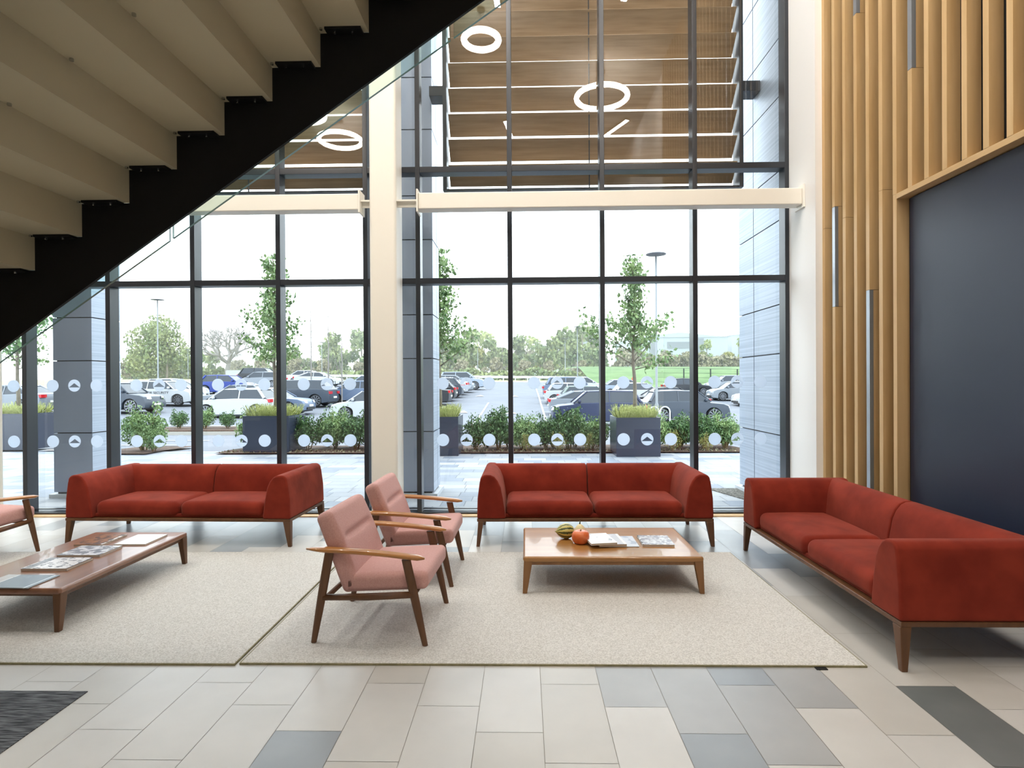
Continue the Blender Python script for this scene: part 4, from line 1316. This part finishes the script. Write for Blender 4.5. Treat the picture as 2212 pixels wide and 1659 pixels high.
        MB().box(X(L) - 0.012, X(L - 0.24), s * (W - 0.38) if s > 0 else -W + 0.02, W - 0.02 if s > 0 else -(W - 0.38), 0.76, 0.92).build('tail_light', M['taillight'], t)
    MB().box(X(0.02), X(-0.025), -0.26, 0.26, 0.40, 0.51).build('number_plate', M['plate'], t)
    MB().box(X(L) - 0.025, X(L) + 0.02, -0.26, 0.26, 0.50, 0.61).build('number_plate', M['plate'], t)
    MB().box(X(0.06), X(-0.012), -0.55, 0.55, GC + 0.08, 0.37).build('grille', M['trim'], t)
    for wx in (X(w1), X(w2)):
        for s in (-1, 1):
            y0, y1 = (s * (W - 0.21), s * (W - 0.01))
            c = (wx, 0, wr_)
            prof_ = [(wr_ - 0.09, 0), (wr_ - 0.015, 0.0), (wr_, 0.03), (wr_, 0.17), (wr_ - 0.015, 0.2), (wr_ - 0.09, 0.2)]
            rr = []
            for r_, d in prof_:
                yy_ = y0 + (y1 - y0) * d / 0.2
                rr.append([(wx + r_ * math.cos(a), yy_, wr_ + r_ * math.sin(a)) for a in [2 * math.pi * k / 24 for k in range(24)]])
            wh = MB().rings(rr).build('wheel', M['tyre'], t)
            sp_ = MB()
            n_ = 10
            ya, yb = y1 - 0.012 * s, y1 + 0.004 * s
            for k in range(n_):
                a = 2 * math.pi * k / n_
                u, v = Vector((math.cos(a), math.sin(a))), Vector((-math.sin(a), math.cos(a)))
                q = [(u * 0.03 + v * 0.018), (u * (wr_ - 0.08) + v * 0.024), (u * (wr_ - 0.08) - v * 0.024), (u * 0.03 - v * 0.018)]
                sp_.prism([(wx + p.x, wr_ + p.y) for p in q], 'y', ya, yb)
            for r0_, r1_ in ((wr_ - 0.085, wr_ - 0.065),):
                for k in range(24):
                    a, b = 2 * math.pi * k / 24, 2 * math.pi * (k + 1) / 24
                    sp_.prism([(wx + r0_ * math.cos(a), wr_ + r0_ * math.sin(a)), (wx + r1_ * math.cos(a), wr_ + r1_ * math.sin(a)), (wx + r1_ * math.cos(b), wr_ + r1_ * math.sin(b)), (wx + r0_ * math.cos(b), wr_ + r0_ * math.sin(b))], 'y', ya, yb)
            sp_.build('rim', M['hub'], wh)
    return t
made = {}
def car(kind, paint, x, y, head, label, dz=0.0):
    z = gz(x, y) + dz
    if kind not in made:
        made[kind] = (make_car(kind, paint, label), paint)
        t = made[kind][0]
        t.location = (x, y, z)
        t.rotation_euler = (0, 0, R(head))
        return t
    src, p0 = made[kind]
    return dup(src, (x, y, z), R(head), label, swap=(CARPAINT[p0], CARPAINT[paint]) if p0 != paint else None)
# right-hand block
car('suv', 'navy', 3.45, 27.6, 180, 'dark navy crossover parked just behind the hedge, left of the right lamp post')
car('suv', 'grey', 8.35, 30.6, 0, 'long dark grey off-road car behind the right lamp post, nose to the right')
car('coupe', 'silver', 3.6, 33.2, 0, 'silver coupe with a red tail light, behind the navy crossover')
car('hatch', 'green', 4.1, 36.8, 0, 'grey green hatchback with a pale rear window, two behind the navy crossover')
car('hatch', 'white', 3.35, 40.2, 0, 'white hatchback with a red tail light beside the right edge of the aisle')
car('suv', 'steel', 3.6, 44.6, 0, 'blue grey tall car, farthest one beside the right edge of the aisle')
car('saloon', 'white', 5.0, 50.5, 0, 'white saloon far back in the right row, mostly roof visible')
car('saloon', 'ice', 8.0, 46.5, 0, 'pale blue saloon behind the white hatchback, second column of cars')
car('hatch', 'white', 8.2, 41.5, 0, 'white hatchback seen above the navy crossover roof, beside the planted tree')
car('saloon', 'dark', 8.7, 36.9, 180, 'dark saloon directly above the long dark grey off-road car')
car('saloon', 'white', 8.3, 34.0, 180, 'white saloon between the planted tree trunk and the right lamp post')
car('hatch', 'dark', 13.9, 50, 0, 'dark hatchback just right of the rightmost full mullion, nose right')
car('hatch', 'silver', 16.2, 45, 180, 'silver hatchback near the right pier, nose to the left')
car('hatch', 'white', 16.6, 40.6, 180, 'white hatchback cut by the right pier')
car('suv', 'silver', 19.3, 55, 180, 'silver car with dark windows, farthest back near the right pier')
# left side of the aisle
car('saloon', 'dark', -7.1, 38, 180, 'dark saloon with a red tail light, nearest in the row left of the aisle')
car('hatch', 'dark', -6.8, 41, 180, 'black hatchback second in the row left of the aisle')
car('hatch', 'grey', -6.6, 43.9, 180, 'dark grey hatchback third in the row left of the aisle')
car('coupe', 'white', -6.8, 46.8, 180, 'white coupe with a red tail light in the row left of the aisle')
car('hatch', 'silver', -6.3, 49.8, 0, 'silver hatchback fifth in the row left of the aisle')
car('suv', 'ice', -5.9, 54.2, 0, 'pale blue off-road car, farthest and highest in the row left of the aisle')
# left-hand block
car('hatch', 'white', -14.5, 29.0, 180, 'white hatchback in front, behind the hedge left of the left planter tree')
car('saloon', 'silver', -16.5, 33.5, 180, 'silver car directly behind the front white hatchback')
car('hatch', 'blue', -22.8, 44, 0, 'bright blue hatchback with a red tail light, left windows')
car('saloon', 'white', -24.1, 38.9, 0, 'white car nose just right of the second mullion from the left')
SEC = car('pickup', 'white', -22.2, 35.0, 0, 'white security patrol car with black lettering on its doors')
car('suv', 'grey', -21.9, 30.6, 0, 'dark grey crossover front end, far left bay beside the left pier')
car('saloon', 'silver', -27.25, 30.2, 180, 'silver saloon at the far left window, tail to the right')
car('saloon', 'steel', -13.85, 31.1, 0, 'blue grey saloon with a number plate, nose right of the left planter tree')
car('suv', 'grey', -13.95, 35.6, 180, 'grey estate car with a red tail light, right of the left planter tree')
car('hatch', 'steel', -11.3, 38.8, 180, 'blue grey hatchback behind the black tree guards')
car('hatch', 'white', -7.6, 29.0, 180, 'white hatchback behind the hedge right beside the cream column')
car('saloon', 'white', -22.7, 60.5, 0, 'white saloon far back, left one of the far pair right of the planted tree')
car('coupe', 'white', -20.2, 56.5, 0, 'white coupe far back, right one of the far pair right of the planted tree')
car('suv', 'dark', -27.5, 60, 0, 'dark car farthest back, just left of the left planter tree trunk')
car('hatch', 'silver', -23.6, 51.5, 180, 'silver blue hatchback in the far group left of the left planter tree trunk')
car('hatch', 'ice', -12.6, 46.5, 180, 'pale hatchback beside the cream column, behind the tree guards')
# lettering on the patrol car's doors
def text(body, size, parent, loc, rot, mt, name='door_lettering'):
    cu = bpy.data.curves.new(name, 'FONT')
    cu.body = body
    cu.size = size
    cu.extrude = 0.002
    cu.align_x = 'CENTER'
    tmp = bpy.data.objects.new('tmp_text', cu)
    COL.objects.link(tmp)
    dg = bpy.context.evaluated_depsgraph_get()
    me = bpy.data.meshes.new_from_object(tmp.evaluated_get(dg))
    bpy.data.objects.remove(tmp)
    me.materials.clear()
    me.materials.append(mt)
    o = bpy.data.objects.new(name, me)
    COL.objects.link(o)
    o.parent = parent
    o.location = loc
    o.rotation_euler = rot
    return o
text('TENSOR SECURITY', 0.21, SEC, (0.05, -0.895, 0.70), (R(90), 0, 0), M['trim'])
# delivery van on the far road
v = thing('van', 'white van on the road beyond the field, left of the left planter tree', 'van', (-46.8, 95, 2.06))
v.scale = (0.8, 0.8, 0.8)
MB().prism([(-3.0, 0.4), (-3.0, 1.9), (-2.8, 2.05), (1.2, 2.05), (2.1, 1.35), (2.95, 1.1), (3.0, 0.4)], 'y', -0.95, 0.95).build('body', CARPAINT['white'], v, bevel=0.06)
MB().prism([(1.15, 1.35), (1.3, 1.9), (1.95, 1.4)], 'y', -0.96, 0.96).build('cab_window', M['carglass'], v)
for x in (-1.9, 1.9):
    for s in (-1, 1):
        MB().tube([(x, s * 0.75, 0.36), (x, s * 0.97, 0.36)], 0.36, 16).build('wheel', M['tyre'], v)

# ---- thin autumn haze lying over the far half of the car park and the fields
hz = MB().box(-300, 240, 64, 380, -3, 60).build('haze', None, label='thin pale haze over the far car park, fields and trees', category='haze', kind='stuff')
hm_ = bpy.data.materials.new('haze_air')
hm_.use_nodes = True
hn = hm_.node_tree
hn.nodes.clear()
ho = hn.nodes.new('ShaderNodeOutputMaterial')
hs = hn.nodes.new('ShaderNodeVolumeScatter')
hs.inputs['Color'].default_value = (0.93, 0.97, 1.0, 1)
hs.inputs['Density'].default_value = 0.0026
hn.links.new(hs.outputs[0], ho.inputs['Volume'])
hz.data.materials.clear()
hz.data.materials.append(hm_)
hz.display_type = 'WIRE'
scene.cycles.volume_bounces = 1
